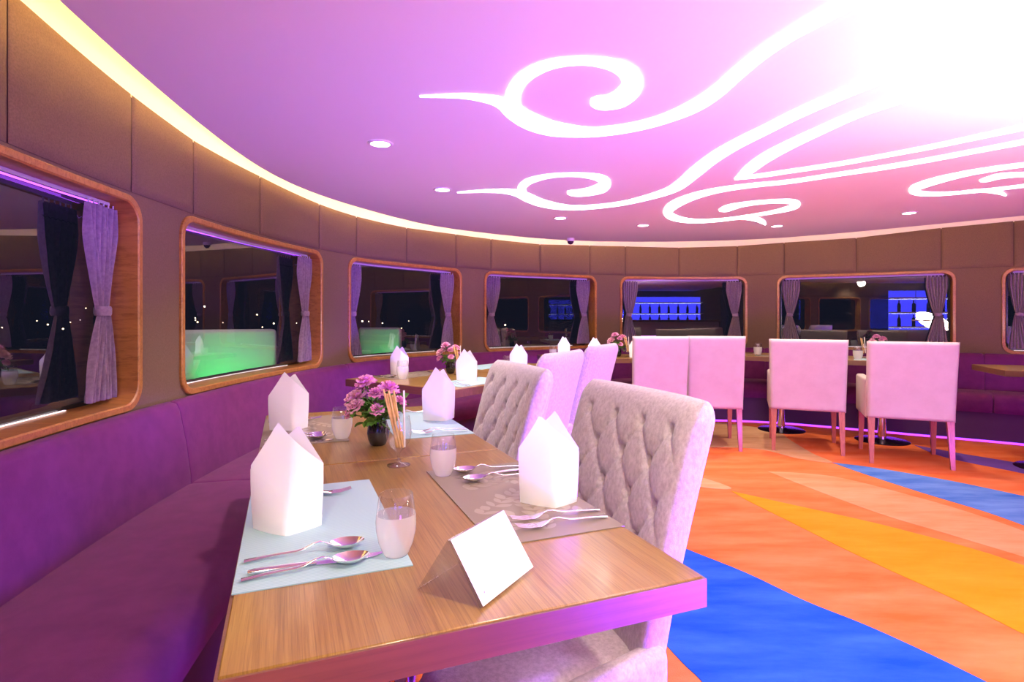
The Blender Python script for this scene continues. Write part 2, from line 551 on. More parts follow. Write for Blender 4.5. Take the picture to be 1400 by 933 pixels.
# ------------------------------------------------------------------ ceiling
n = 220
cl = [CP.pt(CP.L * k / n, 0, 0) for k in range(n + 1)]
cm = MB()
q = n + 1
cm.add([(p.x, p.y, CEIL) for p in cl] + [(p.x, p.y, CEIL + 0.05) for p in cl],
       [tuple(range(q)), tuple(range(q, 2 * q))] + [(k, (k + 1) % q, q + (k + 1) % q, q + k) for k in range(q)])
ceiling = struct(cm.build('ceiling', 'ceiling', smooth=0), 'lilac curved ceiling with glowing white swirls', 'ceiling')
um = MB()
um.add([(p.x, p.y, CEIL + 0.36) for p in floor_loop], [tuple(range(161))])
um.build('upper_ceiling', 'cove', ceiling, smooth=0)
loft(CP, 0.02, CP.L - 0.02, [(0.012, CEIL + 0.052), (0.012, CEIL + 0.062), (0.032, CEIL + 0.062), (0.032, CEIL + 0.052)], 0.1).build('cove_light_strip', 'cove_led', ceiling)

# ------------------------------------------------------------------ curved wall
top_px = [(30, .926), (183, .876), (266, .843), (357, .839), (437, .818), (555.7, .80), (623, .815), (672, .815), (739, .803), (806, .8286), (855, .839), (928, .833), (1008, .843), (1072, .863), (1170, .868), (1285, .916), (1386, .936)]
top_s = [(WP.s_at_px(x), EYE + v) for x, v in top_px]
def panel_top(t):
    if t <= top_s[0][0]:
        return top_s[0][1]
    for (a, za), (b, zb) in zip(top_s, top_s[1:]):
        if t <= b:
            return za + (zb - za) * (t - a) / (b - a)
    return top_s[-1][1]

WIN_B, WIN_T = EYE - 0.372, EYE + 0.478
win_px = [(245, 440), (475.5, 631), (661.5, 815.5), (847.5, 1022), (1062, 1307)]
wins = [(WP.s_at_px(a), WP.s_at_px(b)) for a, b in win_px]
w1r = WP.s_at_px(191)
wins = [(w1r - 1.25, w1r)] + wins
w7l = WP.s_at_px(1369.5)
wins.append((w7l, w7l + 1.15))
GAPL = 0.22
s = wins[0][0]
extra_l = []
while s - GAPL - 1.2 > 1.2:
    extra_l.append((s - GAPL - 1.2, s - GAPL))
    s -= GAPL + 1.2
s = wins[-1][1]
extra_r = []
while s + 0.3 + 1.3 < WP.L - 3.2:
    extra_r.append((s + 0.3, s + 1.6))
    s += 1.6
ALLW = sorted(extra_l + wins + extra_r)

def rounded_loop(s0, s1, z0, z1, r, nc=8, ns=10, nz=5):
    """points of a rounded rectangle in (s, z), plus the index of each corner's middle point"""
    pts, mids = [], []
    cs = [(s1 - r, z1 - r, 0), (s0 + r, z1 - r, PI / 2), (s0 + r, z0 + r, PI), (s1 - r, z0 + r, 1.5 * PI)]
    for i, (cx, cz, a0) in enumerate(cs):
        for k in range(nc + 1):
            a = a0 + PI / 2 * k / nc
            if k == nc // 2:
                mids.append(len(pts))
            pts.append((cx + r * math.cos(a), cz + r * math.sin(a)))
        nx = cs[(i + 1) % 4]
        a1 = a0 + PI / 2
        e0 = pts[-1]
        e1 = (nx[0] + r * math.cos(a1), nx[1] + r * math.sin(a1))
        m = ns if i % 2 == 0 else nz
        for k in range(1, m):
            pts.append((e0[0] + (e1[0] - e0[0]) * k / m, e0[1] + (e1[1] - e0[1]) * k / m))
    return pts, mids

wall = MB()
Z_BOT = 0.0
edges = [0.0]
for a, b in ALLW:
    edges += [a - 0.03, b + 0.03]
edges.append(WP.L)
for k in range(0, len(edges), 2):
    a, b = edges[k], edges[k + 1]
    m = max(1, int((b - a) / 0.08))
    wall.grid([[WP.pt(a + (b - a) * i / m, 0, z) for i in range(m + 1)] for z in (Z_BOT, WIN_B - 0.02, WIN_T + 0.012, SEAM)])
for a, b in ALLW:
    m = max(1, int((b - a) / 0.08))
    for z0, z1 in ((Z_BOT, WIN_B - 0.02), (WIN_T + 0.012, SEAM)):
        wall.grid([[WP.pt(a - 0.03 + (b - a + 0.06) * i / m, 0, z) for i in range(m + 1)] for z in (z0, z1)])
    lp, mids = rounded_loop(a, b, WIN_B, WIN_T, 0.10)
    R = (a - 0.03, b + 0.03, WIN_B - 0.02, WIN_T + 0.012)
    cx, cz = (a + b) / 2, (WIN_B + WIN_T) / 2
    outer = []
    for i, (x, z) in enumerate(lp):
        if i in mids:
            outer.append((R[1] if x > cx else R[0], R[3] if z > cz else R[2]))
            continue
        dl = {'l': x - a, 'r': b - x, 'b': z - WIN_B, 't': WIN_T - z}
        side = min(dl, key=dl.get)
        outer.append({'l': (R[0], z), 'r': (R[1], z), 'b': (x, R[2]), 't': (x, R[3])}[side])
    wall.grid([[WP.pt(x, 0, z) for x, z in outer], [WP.pt(x, 0, z) for x, z in lp]], close_u=True)
wall_o = struct(wall.build('wall_curved', 'wall_fabric', smooth=50), 'curved wall covered in taupe fabric panels', 'wall')
loft(WP, 0, WP.L, [(-0.005, SEAM - 0.006), (-0.005, CEIL + 0.37)], 0.1, closed=False).build('cove_wall', 'cove', wall_o)
MB().grid([[WP.pt(WP.L * k / 300, -0.003, SEAM - 0.004) for k in range(301)], [WP.pt(WP.L * k / 300, -0.003, panel_top(WP.L * k / 300) - 0.006) for k in range(301)]]).build('panel_backing', 'wall_back', wall_o)

seam_px = [9, 179, 263.7, 355, 436, 487, 555.7, 623, 671, 738, 806, 855, 928, 1008, 1072, 1170.6, 1286.7, 1386]
seams = [WP.s_at_px(x) for x in seam_px]
s = seams[0]
while s > 1.0:
    s -= 0.62
    seams.insert(0, s)
s = seams[-1]
while s < WP.L - 1.0:
    s += 0.6
    seams.append(s)
for a, b in zip(seams, seams[1:]):
    m = MB()
    rows = []
    nu, nv = 16, 10
    g = 0.004
    for j in range(nv + 1):
        v = j / nv
        row = []
        for i in range(nu + 1):
            u = i / nu
            t = a + g + (b - a - 2 * g) * (0.5 - 0.5 * math.cos(PI * u))
            v2 = 0.5 - 0.5 * math.cos(PI * v)
            z = SEAM + 0.002 + (panel_top(t) - SEAM) * v2
            uu = abs(2 * (0.5 - 0.5 * math.cos(PI * u)) - 1)
            vv = abs(2 * v2 - 1)
            d = 0.001 + 0.011 * max(0, 1 - uu ** 14) ** 0.5 * max(0, 1 - vv ** 10) ** 0.5
            row.append(WP.pt(t, d, z))
        rows.append(row)
    m.grid(rows)
    m.build('wall_panel', 'wall_fabric', wall_o, smooth=60)

back = MB()
back.box((0.6, -4.75, 0), (7.0, -4.6, CEIL + 0.37))
struct(back.build('wall_back', 'wall_fabric'), 'plain back wall behind the bar', 'wall')

# ------------------------------------------------------------------ windows and curtains
def make_curtain(width, height, flip, folds=7):
    """gathered curtain, tied at the middle, hanging from z=height to 0; x runs into the window"""
    m = MB()
    rows = []
    nv, nu = 36, 70
    tie = 0.46
    for j in range(nv + 1):
        v = j / nv
        z = height * v
        if v > tie:
            k = (v - tie) / (1 - tie)
            wd = 0.30 + 0.70 * min(1, k / 0.72) ** 0.75
        else:
            k = (tie - v) / tie
            wd = 0.30 + 0.72 * min(1, k / 0.95) ** 0.9
        wd *= width
        amp = 0.016 * (0.4 + 0.6 * wd / width)
        off = 0.0 if v > tie else 0.0
        row = []
        for i in range(nu + 1):
            u = i / nu
            x = (width - wd) * (0.35 if v <= tie else 0.45) + u * wd
            y = amp * math.sin(u * folds * 2 * PI + 1.3 * math.sin(3 * v)) + 0.004 * math.sin(u * 31 + v * 9)
            row.append((x * flip, y, z))
        rows.append(row)
    m.grid(rows)
    return m

cur_me = {}
def curtain(win_s, end, width, height, zbot, depth, where):
    """end=+1 : hangs at the far end of the arc, -1 at the start"""
    key = (round(width, 2), round(height, 2), end)
    if key not in cur_me:
        a = make_curtain(width, height, -end).mesh('curtain_cloth', 60)
        a.materials.append(M['curtain'])
        t = MB()
        cx = -end * width * (0.30 + 0.15 * 1 + 0.12)
        cx = -end * (width * 0.7 * 0.42 + width * 0.15)
        ring = []
        for hz in (-0.018, -0.010, 0.010, 0.018):
            ring.append([(cx + (width * 0.165 + (0.004 if abs(hz) < .015 else 0)) * math.cos(2 * PI * k / 20), (0.024 + (0.003 if abs(hz) < .015 else 0)) * math.sin(2 * PI * k / 20), height * 0.46 + hz) for k in range(20)])
        t.grid(ring, close_u=True)
        b = t.mesh('tieback', 50)
        b.materials.append(M['curtain'])
        h = MB()
        for q in range(7):
            h.tube([(-end * width * (0.04 + 0.155 * q), 0.018, height - 0.055), (-end * width * (0.04 + 0.155 * q + 0.07), 0.021, height - 0.062), (-end * width * (0.04 + 0.155 * q + 0.14), 0.018, height - 0.055)], 0.0016, 5)
        c = h.mesh('gather_stitch', 50)
        c.materials.append(M['curtain_dark'])
        r = MB()
        for q in range(6):
            r.tube([(-end * width * (0.08 + 0.17 * q), 0, height - 0.006), (-end * width * (0.08 + 0.17 * q), 0, height + 0.016)], 0.003, 6)
        d = r.mesh('curtain_hook', 50)
        d.materials.append(M['track'])
        cur_me[key] = (a, b, c, d)
    a, b, c, d = cur_me[key]
    s0, s1 = win_s
    t = (s1 - 0.055) if end > 0 else (s0 + 0.055)
    p = WP.pt(t, depth, zbot)
    pin = WP.pt((s0 + s1) / 2, depth, zbot)
    A, B = WP.pt(s0, depth, zbot), WP.pt(s1, depth, zbot)
    d2 = (B - A)
    rz = math.atan2(d2.y, d2.x)
    p = A + d2 * ((t - s0) / (s1 - s0))
    root = thing('curtain', 'grey-violet tied-back curtain ' + where, 'curtain', p, rz, 'tied-back curtains at the windows')
    mobj('curtain_cloth', a, None, root)
    mobj('tieback', b, None, root)
    mobj('gather_stitch', c, None, root)['kind'] = 'stuff'
    mobj('curtain_hook', d, None, root)['kind'] = 'stuff'
    return root

visible_windows = wins
for i, (a, b) in enumerate(ALLW):
    seen = (a, b) in wins
    root = bpy.data.objects.new('window_%d' % (i + 1), None)
    col.objects.link(root)
    struct(root, 'rounded window in an orange-brown wooden frame above the purple banquette', 'window')
    root['group'] = 'rounded windows along the curved wall'
    prof = [(0.0, -0.01), (0.0, 0.010), (0.004, 0.014), (0.024, 0.014), (0.029, 0.009), (0.032, -0.135), (0.045, -0.135)]
    rows = []
    for inset, dep in prof:
        lp, _ = rounded_loop(a + inset, b - inset, WIN_B + inset, WIN_T - inset, 0.10 - inset * 0.6)
        rows.append([WP.pt(x, dep, z) for x, z in lp])
    MB().grid(rows, close_u=True).build('window_frame', 'frame_wood', root, smooth=35)
    # flat pane
    A, B = WP.pt(a - 0.01, -0.13, 0), WP.pt(b + 0.01, -0.13, 0)
    mp = WP.pt((a + b) / 2, -0.13, 0)
    sag = (mp - (A + B) / 2)
    if seen:
        lp, _ = rounded_loop(a + 0.03, b - 0.03, WIN_B + 0.03, WIN_T - 0.03, 0.085)
        rows = []
        for inset in (0.0, 0.018):
            l2, _ = rounded_loop(a + 0.03 + inset, b - 0.03 - inset, WIN_B + 0.03 + inset, WIN_T - 0.03 - inset, 0.085)
            rows.append([WP.pt(x, -0.128, z) for x, z in l2])
        MB().grid(rows, close_u=True).build('pane_seal', 'black', root)
    nrm = Vector((WP.nrm((a + b) / 2).x, WP.nrm((a + b) / 2).y, 0))
    m = MB()
    m.grid([[(A + nrm * -0.012 + Vector((0, 0, z))), (B + nrm * -0.012 + Vector((0, 0, z)))] for z in (WIN_B - 0.01, WIN_T + 0.01)])
    m.build('pane', 'pane', root, smooth=0)
    if seen:
        m = loft(WP, a + 0.10, b - 0.10, [(-0.098, WIN_T - 0.041), (-0.098, WIN_T - 0.034), (-0.110, WIN_T - 0.034), (-0.110, WIN_T - 0.041)], 0.1)
        m.build('violet_light_strip', 'violet_led', root)
        m = loft(WP, a + 0.09, b - 0.09, [(-0.062, WIN_T - 0.046), (-0.062, WIN_T - 0.034), (-0.074, WIN_T - 0.034), (-0.074, WIN_T - 0.046)], 0.1)
        m.build('curtain_track', 'track', root)
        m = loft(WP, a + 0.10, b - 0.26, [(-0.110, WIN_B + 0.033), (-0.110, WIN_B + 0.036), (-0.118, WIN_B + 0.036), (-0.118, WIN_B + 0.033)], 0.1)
        m.build('sill_reflection', 'sill_reflection_glow', root)
WHERE = ['over the front banquette cushion', 'at the window with the large green glow', 'at the window behind the second table', 'at the window above the purple-lit chairs', 'at the window behind the tall side chairs', 'at the window behind the armchairs', 'at the window past the armchairs']
hgt = (WIN_T - WIN_B) - 0.115
for k, ws in enumerate(wins):
    zb = WIN_B + 0.055
    if k < 6:
        curtain(ws, 1, 0.19, hgt, zb, -0.066, WHERE[k] + (', end away from front tables' if k > 1 else ''))
    if k in (3, 4, 5, 6):
        curtain(ws, -1, 0.19, hgt, zb, -0.066, WHERE[k] + ', end towards front tables')
    elif k in (2,):
        curtain(ws, -1, 0.15, hgt, zb, -0.066, WHERE[k] + ', end towards front tables')

# ------------------------------------------------------------------ banquette
sofa = thing('banquette', 'long curved purple velvet banquette along the windows', 'banquette')
bs = [WP.s_at_px(222), WP.s_at_px(466), WP.s_at_px(640), WP.s_at_px(830), WP.s_at_px(1045), WP.s_at_px(1344)]
bs = [bs[0] - 3.6, bs[0] - 2.25] + bs + [bs[-1] + 1.3, bs[-1] + 2.6]
back_prof = [(0.004, 0.40), (0.004, 0.775), (0.012, 0.795), (0.035, 0.803), (0.062, 0.795), (0.075, 0.77), (0.105, 0.62), (0.125, 0.47), (0.125, 0.40)]
seat_prof = [(0.02, 0.28), (0.02, 0.43), (0.13, 0.445), (0.30, 0.455), (0.52, 0.455), (0.59, 0.445), (0.617, 0.42), (0.622, 0.38), (0.605, 0.31), (0.58, 0.28)]
ends = ((0.0, 0.94), (0.004, 0.968), (0.012, 0.988), (0.03, 1.0))
for a, b in zip(bs, bs[1:]):
    loft(WP, a + 0.0015, b - 0.0015, back_prof, 0.07, ends).build('back_cushion', 'sofa', sofa, smooth=50)
    loft(WP, a + 0.0015, b - 0.0015, seat_prof, 0.07, ends).build('seat_cushion', 'sofa', sofa, smooth=50)
loft(WP, bs[0], bs[-1], [(0.02, 0.02), (0.02, 0.28), (0.53, 0.28), (0.53, 0.02)], 0.1).build('base', 'sofa_base', sofa)
loft(WP, bs[0], bs[-1], [(0.505, 0.002), (0.505, 0.018), (0.535, 0.018), (0.535, 0.002)], 0.1).build('light_strip', 'floor_led', sofa)

# ------------------------------------------------------------------ ceiling swirls
def strip(points, label):
    """points in crop pixels (x, y, width) of the ceiling pattern -> glowing inlay"""
    P = []
    for x, y, wd in points:
        X, Y = 500 + x / 1.5556, y / 1.5556
        P.append((X, Y, wd / 1.5556))
    dense = catmull([Vector(p) for p in P], 8)
    L, R = [], []
    for i, p in enumerate(dense):
        a, b = dense[max(0, i - 1)], dense[min(len(dense) - 1, i + 1)]
        t = Vector((b.x - a.x, b.y - a.y))
        if t.length < 1e-6:
            t = Vector((1, 0))
        t.normalize()
        nn = Vector((-t.y, t.x))
        h = max(0.15, p.z / 2)
        L.append(px(p.x + nn.x * h, p.y + nn.y * h, CEIL))
        R.append(px(p.x - nn.x * h, p.y - nn.y * h, CEIL))
    return L, R

def swirl(label, strips):
    m = MB()
    for pts in strips:
        L, R = strip(pts, '')
        n = len(L)
        lo, hi = CEIL - 0.0045, CEIL - 0.0003
        rows = [[(p.x, p.y, lo) for p in L], [(p.x, p.y, lo) for p in R], [(p.x, p.y, hi) for p in R], [(p.x, p.y, hi) for p in L]]
        cols = [[rows[r][k] for r in range(4)] for k in range(n)]
        m.grid(cols, close_u=True)
        o = len(m.v) - 4 * n
        m.f.append((o, o + 1, o + 2, o + 3))
        o = len(m.v) - 4
        m.f.append((o + 3, o + 2, o + 1, o))
    o = m.build('ceiling_swirl_light', 'swirl', smooth=0)
    return tag(o, label, 'ceiling light', 'glowing swirls in the ceiling')

swirl('large glowing white swirl with a thick curl and pointed tail on the ceiling', [
    [(1240, -110, 40), (1130, -52, 34), (1035, 0, 30), (960, 40, 28), (900, 74, 25), (840, 114, 26), (790, 155, 27), (745, 195, 27), (700, 224, 26), (640, 250, 20), (580, 267, 18), (520, 277, 18), (470, 280, 20), (400, 273, 30), (350, 257, 36), (315, 237, 34), (285, 217, 22), (250, 208, 14), (200, 203, 8), (115, 204, 1)],
    [(318, 235, 30), (312, 215, 30), (316, 193, 29), (332, 168, 26), (365, 146, 22), (410, 132, 18), (470, 128, 17), (525, 137, 24), (558, 155, 38), (566, 182, 42), (545, 206, 38), (515, 217, 30), (492, 217, 26), (479, 216, 12)]])
swirl('small glowing white curl with a pointed tail beside the row of downlights', [
    [(1600, 20, 26), (1500, 42, 24), (1400, 69, 23), (1300, 97, 22), (1200, 130, 21), (1100, 165, 20), (1000, 205, 20), (920, 240, 20), (850, 275, 20), (790, 305, 21), (740, 335, 23), (700, 366, 24), (670, 391, 20), (640, 407, 14), (590, 422, 10), (540, 433, 8), (480, 440, 8), (430, 441, 10), (380, 433, 15), (345, 420, 18), (320, 410, 13), (290, 406, 8), (250, 406, 5), (195, 409, 1)],
    [(345, 422, 12), (334, 410, 16), (333, 397, 15), (350, 384, 12), (390, 374, 8), (440, 371, 7), (485, 375, 12), (508, 385, 20), (505, 397, 22), (480, 406, 17), (455, 410, 14), (438, 410, 11), (429, 409, 5)]])
swirl('glowing white pointed double line on the ceiling', [
    [(1600, 95, 15), (1500, 113, 14), (1400, 135, 13), (1330, 152, 13), (1250, 175, 13), (1150, 207, 14), (1050, 240, 15), (970, 275, 17), (900, 308, 19), (850, 335, 21), (815, 360, 20), (798, 373, 12), (785, 381, 2)],
    [(1600, 228, 12), (1500, 248, 11), (1400, 270, 10), (1300, 291, 9), (1200, 312, 8), (1100, 331, 7), (1000, 349, 7), (900, 364, 7), (840, 373, 7), (790, 379, 4)]])
swirl('glowing white curl with a hooked end running into a long line', [
    [(1600, 260, 10), (1500, 281, 10), (1400, 301, 9), (1300, 320, 8), (1200, 339, 8), (1100, 356, 8), (1000, 371, 7), (900, 386, 7), (820, 394, 8), (750, 404, 10), (695, 418, 14), (655, 436, 18), (642, 452, 17), (660, 464, 12), (700, 470, 8), (760, 467, 6), (810, 460, 5), (860, 452, 6), (900, 443, 10), (918, 434, 12), (900, 428, 9), (850, 429, 7), (800, 435, 9), (768, 443, 13), (752, 447, 4)],
    [(760, 466, 4), (800, 463, 6), (830, 466, 9), (845, 472, 8), (850, 478, 2)]])
swirl('glowing white curl with a hooked end over the armchairs', [
    [(1700, 318, 10), (1560, 334, 9), (1470, 343, 8), (1400, 350, 8), (1340, 358, 9), (1280, 368, 10), (1220, 382, 13), (1175, 396, 14), (1162, 405, 12), (1180, 411, 9), (1220, 412, 7), (1270, 409, 5), (1340, 402, 5), (1420, 392, 6), (1460, 384, 9), (1440, 374, 9), (1400, 371, 8), (1350, 374, 10), (1322, 381, 9), (1306, 384, 3)],
    [(1270, 408, 4), (1310, 405, 6), (1345, 408, 8), (1362, 416, 2)]])

# ------------------------------------------------------------------ downlights and dome camera
dl_root = thing('downlight', 'round white recessed downlight in the lilac ceiling', 'downlight', group='round ceiling downlights')
MB().lathe([(0.044, -0.001), (0.046, -0.006), (0.056, -0.006), (0.060, -0.0005)], 28).build('trim_ring', 'white_trim', dl_root)
MB().disc(0.0445, -0.003, 28).build('lens', 'down_lens', dl_root, smooth=0)
dk = Kit(dl_root)
for x, y in ((520, 196), (605, 259), (766, 298), (879, 308), (1062, 309), (1243, 291)):
    p = px(x, y, CEIL)
    dk.put(p)
    lamp('downlight_lamp', 'SPOT', (p.x, p.y, CEIL - 0.02), 52, WARM, (p.x, p.y, 0), spot_size=2.0, spot_blend=0.7, shadow_soft_size=0.04)
cl_ = thing('added_lamp', 'added round white lamp body out of view, hung between the added lamps', 'lamp', (2.2, 1.0, 0))  # body added so the unseen white lamps show a shape in the panes
MB().lathe([(0.0, 1.095), (0.30, 1.095), (0.33, 1.09), (0.34, 1.10), (0.33, 1.11), (0.0, 1.11)], 48).build('lamp_plate', 'white_trim', cl_)
for k in range(3):
    a = 2 * PI * k / 3
    MB().tube([(0.32 * math.cos(a), 0.32 * math.sin(a), 1.108), (0.32 * math.cos(a), 0.32 * math.sin(a), CEIL - 0.001)], 0.004, 8).build('hanger', 'chrome', cl_)
p = px(780, 326, CEIL)
dome = thing('security_camera', 'small dome camera hanging from the ceiling edge', 'camera', p)
MB().lathe([(0.0, 0.0), (0.040, -0.001), (0.042, -0.02), (0.036, -0.032), (0.0, -0.033)], 20).build('housing', 'white_trim', dome)
MB().lathe([(0.034, -0.031), (0.030, -0.048), (0.018, -0.062), (0.0, -0.067)], 20).build('lens_dome', 'dome', dome)

# ------------------------------------------------------------------ tables
TH = 0.77     # table top height
def make_table(wx, ly, label, loc, rz, tname='table_wood', cy=None):
    """origin on the floor under the near left corner; x across, y along"""
    root = thing('dining_table', label, 'table', loc, rz, None)
    e = 0.004
    rbox((e, e, TH - 0.045), (wx - e, ly - e, TH), 0.002, 1).build('table_top', tname, root)
    m = MB()
    lo, hi = TH - 0.046, TH - 0.0025
    m.add([(0, 0, lo), (wx, 0, lo), (wx, ly, lo), (0, ly, lo), (0, 0, hi), (wx, 0, hi), (wx, ly, hi), (0, ly, hi),
           (e, e, lo), (wx - e, e, lo), (wx - e, ly - e, lo), (e, ly - e, lo), (e, e, hi), (wx - e, e, hi), (wx - e, ly - e, hi), (e, ly - e, hi)],
          [(0, 1, 5, 4), (1, 2, 6, 5), (2, 3, 7, 6), (3, 0, 4, 7), (4, 5, 13, 12), (5, 6, 14, 13), (6, 7, 15, 14), (7, 4, 12, 15), (0, 8, 9, 1), (1, 9, 10, 2), (2, 10, 11, 3), (3, 11, 8, 0)])
    m.build('edge_band', 'edge_wood', root, smooth=0)
    c = (wx / 2, ly / 2 if cy is None else cy, 0)
    MB().lathe([(0.036, 0.02), (0.036, TH - 0.05)], 24, c).build('column', 'chrome', root)
    MB().lathe([(0.0, 0.022), (0.05, 0.022), (0.06, 0.016), (0.215, 0.010), (0.225, 0.004), (0.225, 0.0005), (0.0, 0.0005)], 40, c).build('base_disc', 'dark_disc', root)
    return root

class Frame:
    def __init__(s, o, ang):
        s.o, s.a = Vector((o[0], o[1], 0)), ang
        s.u = Vector((math.cos(ang), math.sin(ang), 0))
        s.v = Vector((-math.sin(ang), math.cos(ang), 0))
    def p(s, u, v, z=0.0):
        q = s.o + s.u * u + s.v * v
        return Vector((q.x, q.y, z))

A1 = math.radians(21.7)
T1 = Frame((-0.328, 0.624), A1)
W1, L1 = 0.675, 0.907
make_table(W1, L1 - 0.0015, 'oak-topped dining table with the acrylic card holder on it', T1.p(0, 0), A1)
make_table(W1, L1 - 0.0015, 'oak-topped dining table with the flower vase, beside the card-holder table', T1.p(0, L1 + 0.0015), A1)
A2 = math.atan2(-0.6, 0.8)
T2 = Frame((-1.068, 3.651), A2)
W2, L2 = 0.93, 0.86
make_table(W2, L2 - 0.0015, 'oak-topped dining table in front of the windows with the green glow', T2.p(0, 0), A2)
make_table(W2, L2 - 0.0015, 'oak-topped dining table behind the second tufted chair', T2.p(0, L2 + 0.0015), A2)
A3 = math.radians(6)
T3 = Frame((0.33, 5.36), A3)
make_table(0.80, 0.62, 'oak-topped table behind the high-backed chairs seen from the rear', T3.p(0, 0), A3, cy=0.12)
make_table(0.80, 0.62, 'oak-topped table behind the two tall slipcovered side chairs', T3.p(0.803, 0), A3, cy=0.24)
A4 = math.atan2(-0.59, 0.81)
T4 = Frame((2.78 - 0.435 * 0.81 - 0.33 * 0.59, 5.87 + 0.435 * 0.59 - 0.33 * 0.81), A4)
make_table(0.868, 0.66, 'oak-topped pedestal table in front of the slipcovered armchair nearer the tall chairs', T4.p(0, 0), A4)
make_table(0.868, 0.66, 'oak-topped pedestal table in front of the slipcovered armchair beside the bare banquette', T4.p(0.872, 0), A4)
A5 = math.radians(-20)
T5 = Frame((3.66, 4.22), A5)
make_table(0.8, 0.6, 'oak-topped table at the banquette past the armchairs', T5.p(0, 0), A5)

# ------------------------------------------------------------------ chairs
def pillow_panel(wf, yf, z0, z1, T, nu, nv, relief=None, pu=10, pv=14, bottom_round=True):
    """closed upholstered panel: wf(z) half width, yf(u,z) mid depth, front faces +y"""
    front, backr = [], []
    for j in range(nv + 1):
        b = j / nv
        v = 0.5 - 0.5 * math.cos(PI * b)
        v = 0.6 * b + 0.4 * v
        z = z0 + (z1 - z0) * v
        fr, br = [], []
        for i in range(nu + 1):
            a = i / nu
            u = 2 * (0.55 * a + 0.45 * (0.5 - 0.5 * math.cos(PI * a))) - 1
            # rounded top corners
            hw = wf(z)
            pr = max(0.0, 1 - abs(u) ** pu) ** 0.5
            vv = v if not bottom_round else abs(2 * v - 1)
            pr *= max(0.0, 1 - vv ** pv) ** 0.5
            x = hw * u
            ym = yf(u, z)
            d = relief(x, z, pr) if relief else 0.0
            fr.append((x, ym + pr * T / 2 + d * pr, z))
            br.append((x, ym - pr * T / 2, z))
        front.append(fr)
        backr.append(br)
    m = MB()
    m.grid(front)
    m.grid([list(reversed(r)) for r in backr])
    return m

PITX, PITZ = 0.118, 0.168
def tuft_relief(x, z, pr):
    zz = z - 0.50
    p = x / PITX + zz / PITZ
    q2 = x / PITX - zz / PITZ
    fade = min(1, max(0, (z - 0.52) / 0.05)) * min(1, max(0, (0.955 - z) / 0.05)) * min(1, max(0, (0.235 - abs(x)) / 0.05))
    dp, dq = abs(p - round(p)), abs(q2 - round(q2))
    crease = 0.0045 * (math.exp(-(dp / 0.05) ** 2) + math.exp(-(dq / 0.05) ** 2))
    r2 = (dp ** 2 + dq ** 2)
    dim = 0.020 * math.exp(-r2 / 0.018)
    bulge = 0.006 * (abs(math.sin(PI * p)) * abs(math.sin(PI * q2))) ** 0.6
    th_ = math.atan2((q2 - round(q2)), (p - round(p)))
    pucker = 0.0035 * math.cos(7 * th_ + 3 * round(p) + 2 * round(q2)) * math.exp(-r2 / 0.06) * min(1, r2 / 0.01)
    return fade * (bulge - crease - dim + pucker)

def make_tufted(label):
    root = thing('tufted_chair', label, 'chair', group='tufted lilac-grey dining chairs')
    wf = lambda z: 0.235 + 0.022 * min(1, max(0, (z - 0.3) / 0.65)) - 0.018 * max(0, (z - 0.94) / 0.05) ** 2
    def yf(u, z):
        k = max(0, (z - 0.42) / 0.57)
        return -0.215 - 0.115 * k ** 1.25 + 0.055 * abs(u) ** 3 * (1 - 0.6 * k)
    pillow_panel(wf, yf, 0.24, 0.99, 0.095, 84, 96, tuft_relief).build('backrest', 'tuft', root, smooth=70)
    for s in (-1, 1):
        # low side wings that run forward from the back shell
        m = rbox((s * 0.236 - 0.028, -0.20, 0.25), (s * 0.236 + 0.028, 0.10, 0.50), 0.024, 4)
        m2 = MB()
        vs = []
        for x, y, z in m.v:
            k = max(0, (y + 0.20) / 0.30)
            vs.append((x, y, z - (0.06 * k * k if z > 0.4 else 0)))
        m2.add(vs, m.f)
        m2.build('side_wing', 'tuft', root, smooth=50)
    m = rbox((-0.238, -0.19, 0.27), (0.238, 0.285, 0.465), 0.05, 5)
    vs = [(x, y, z + (0.02 * math.cos(x / 0.24 * PI / 2) * math.cos((y - 0.05) / 0.24 * PI / 2) if z > 0.4 else 0)) for x, y, z in m.v]
    MB().add(vs, m.f).build('seat', 'tuft', root, smooth=50)
    bt = MB()
    bt.lathe([(0.0, 0.005), (0.006, 0.0035), (0.0085, 0.0), (0.006, -0.003), (0.0, -0.003)], 10)
    vs = [(x, z, y) for x, y, z in bt.v]
    bme = MB().add(vs, bt.f).mesh('button', 60)
    bme.materials.append(M['tuft'])
    for a in range(-8, 9):
        for b in range(-8, 9):
            x = PITX * (a + b) / 2
            z = 0.50 + PITZ * (a - b) / 2
            if abs(x) < 0.20 and 0.53 < z < 0.95:
                o = mobj('button', bme, None, root)
                u = x / wf(z)
                o.location = (x, yf(u, z) + 0.0475 - 0.0235, z)
    for sx in (-1, 1):
        for sy, y0 in ((-1, -0.20), (1, 0.22)):
            t = (sx * 0.195, y0, 0.29)
            b = (sx * 0.215, y0 + sy * (0.06 if sy < 0 else 0.012), 0.0)
            m = MB()
            rows = []
            for p, h in ((t, 0.021), (b, 0.013)):
                rows.append([(p[0] - h, p[1] - h, p[2]), (p[0] + h, p[1] - h, p[2]), (p[0] + h, p[1] + h, p[2]), (p[0] - h, p[1] + h, p[2])])
            m.grid(rows, close_u=True)
            m.f += [(3, 2, 1, 0), (4, 5, 6, 7)]
            m.build('leg', 'leg_dark', root, smooth=0)
    return root

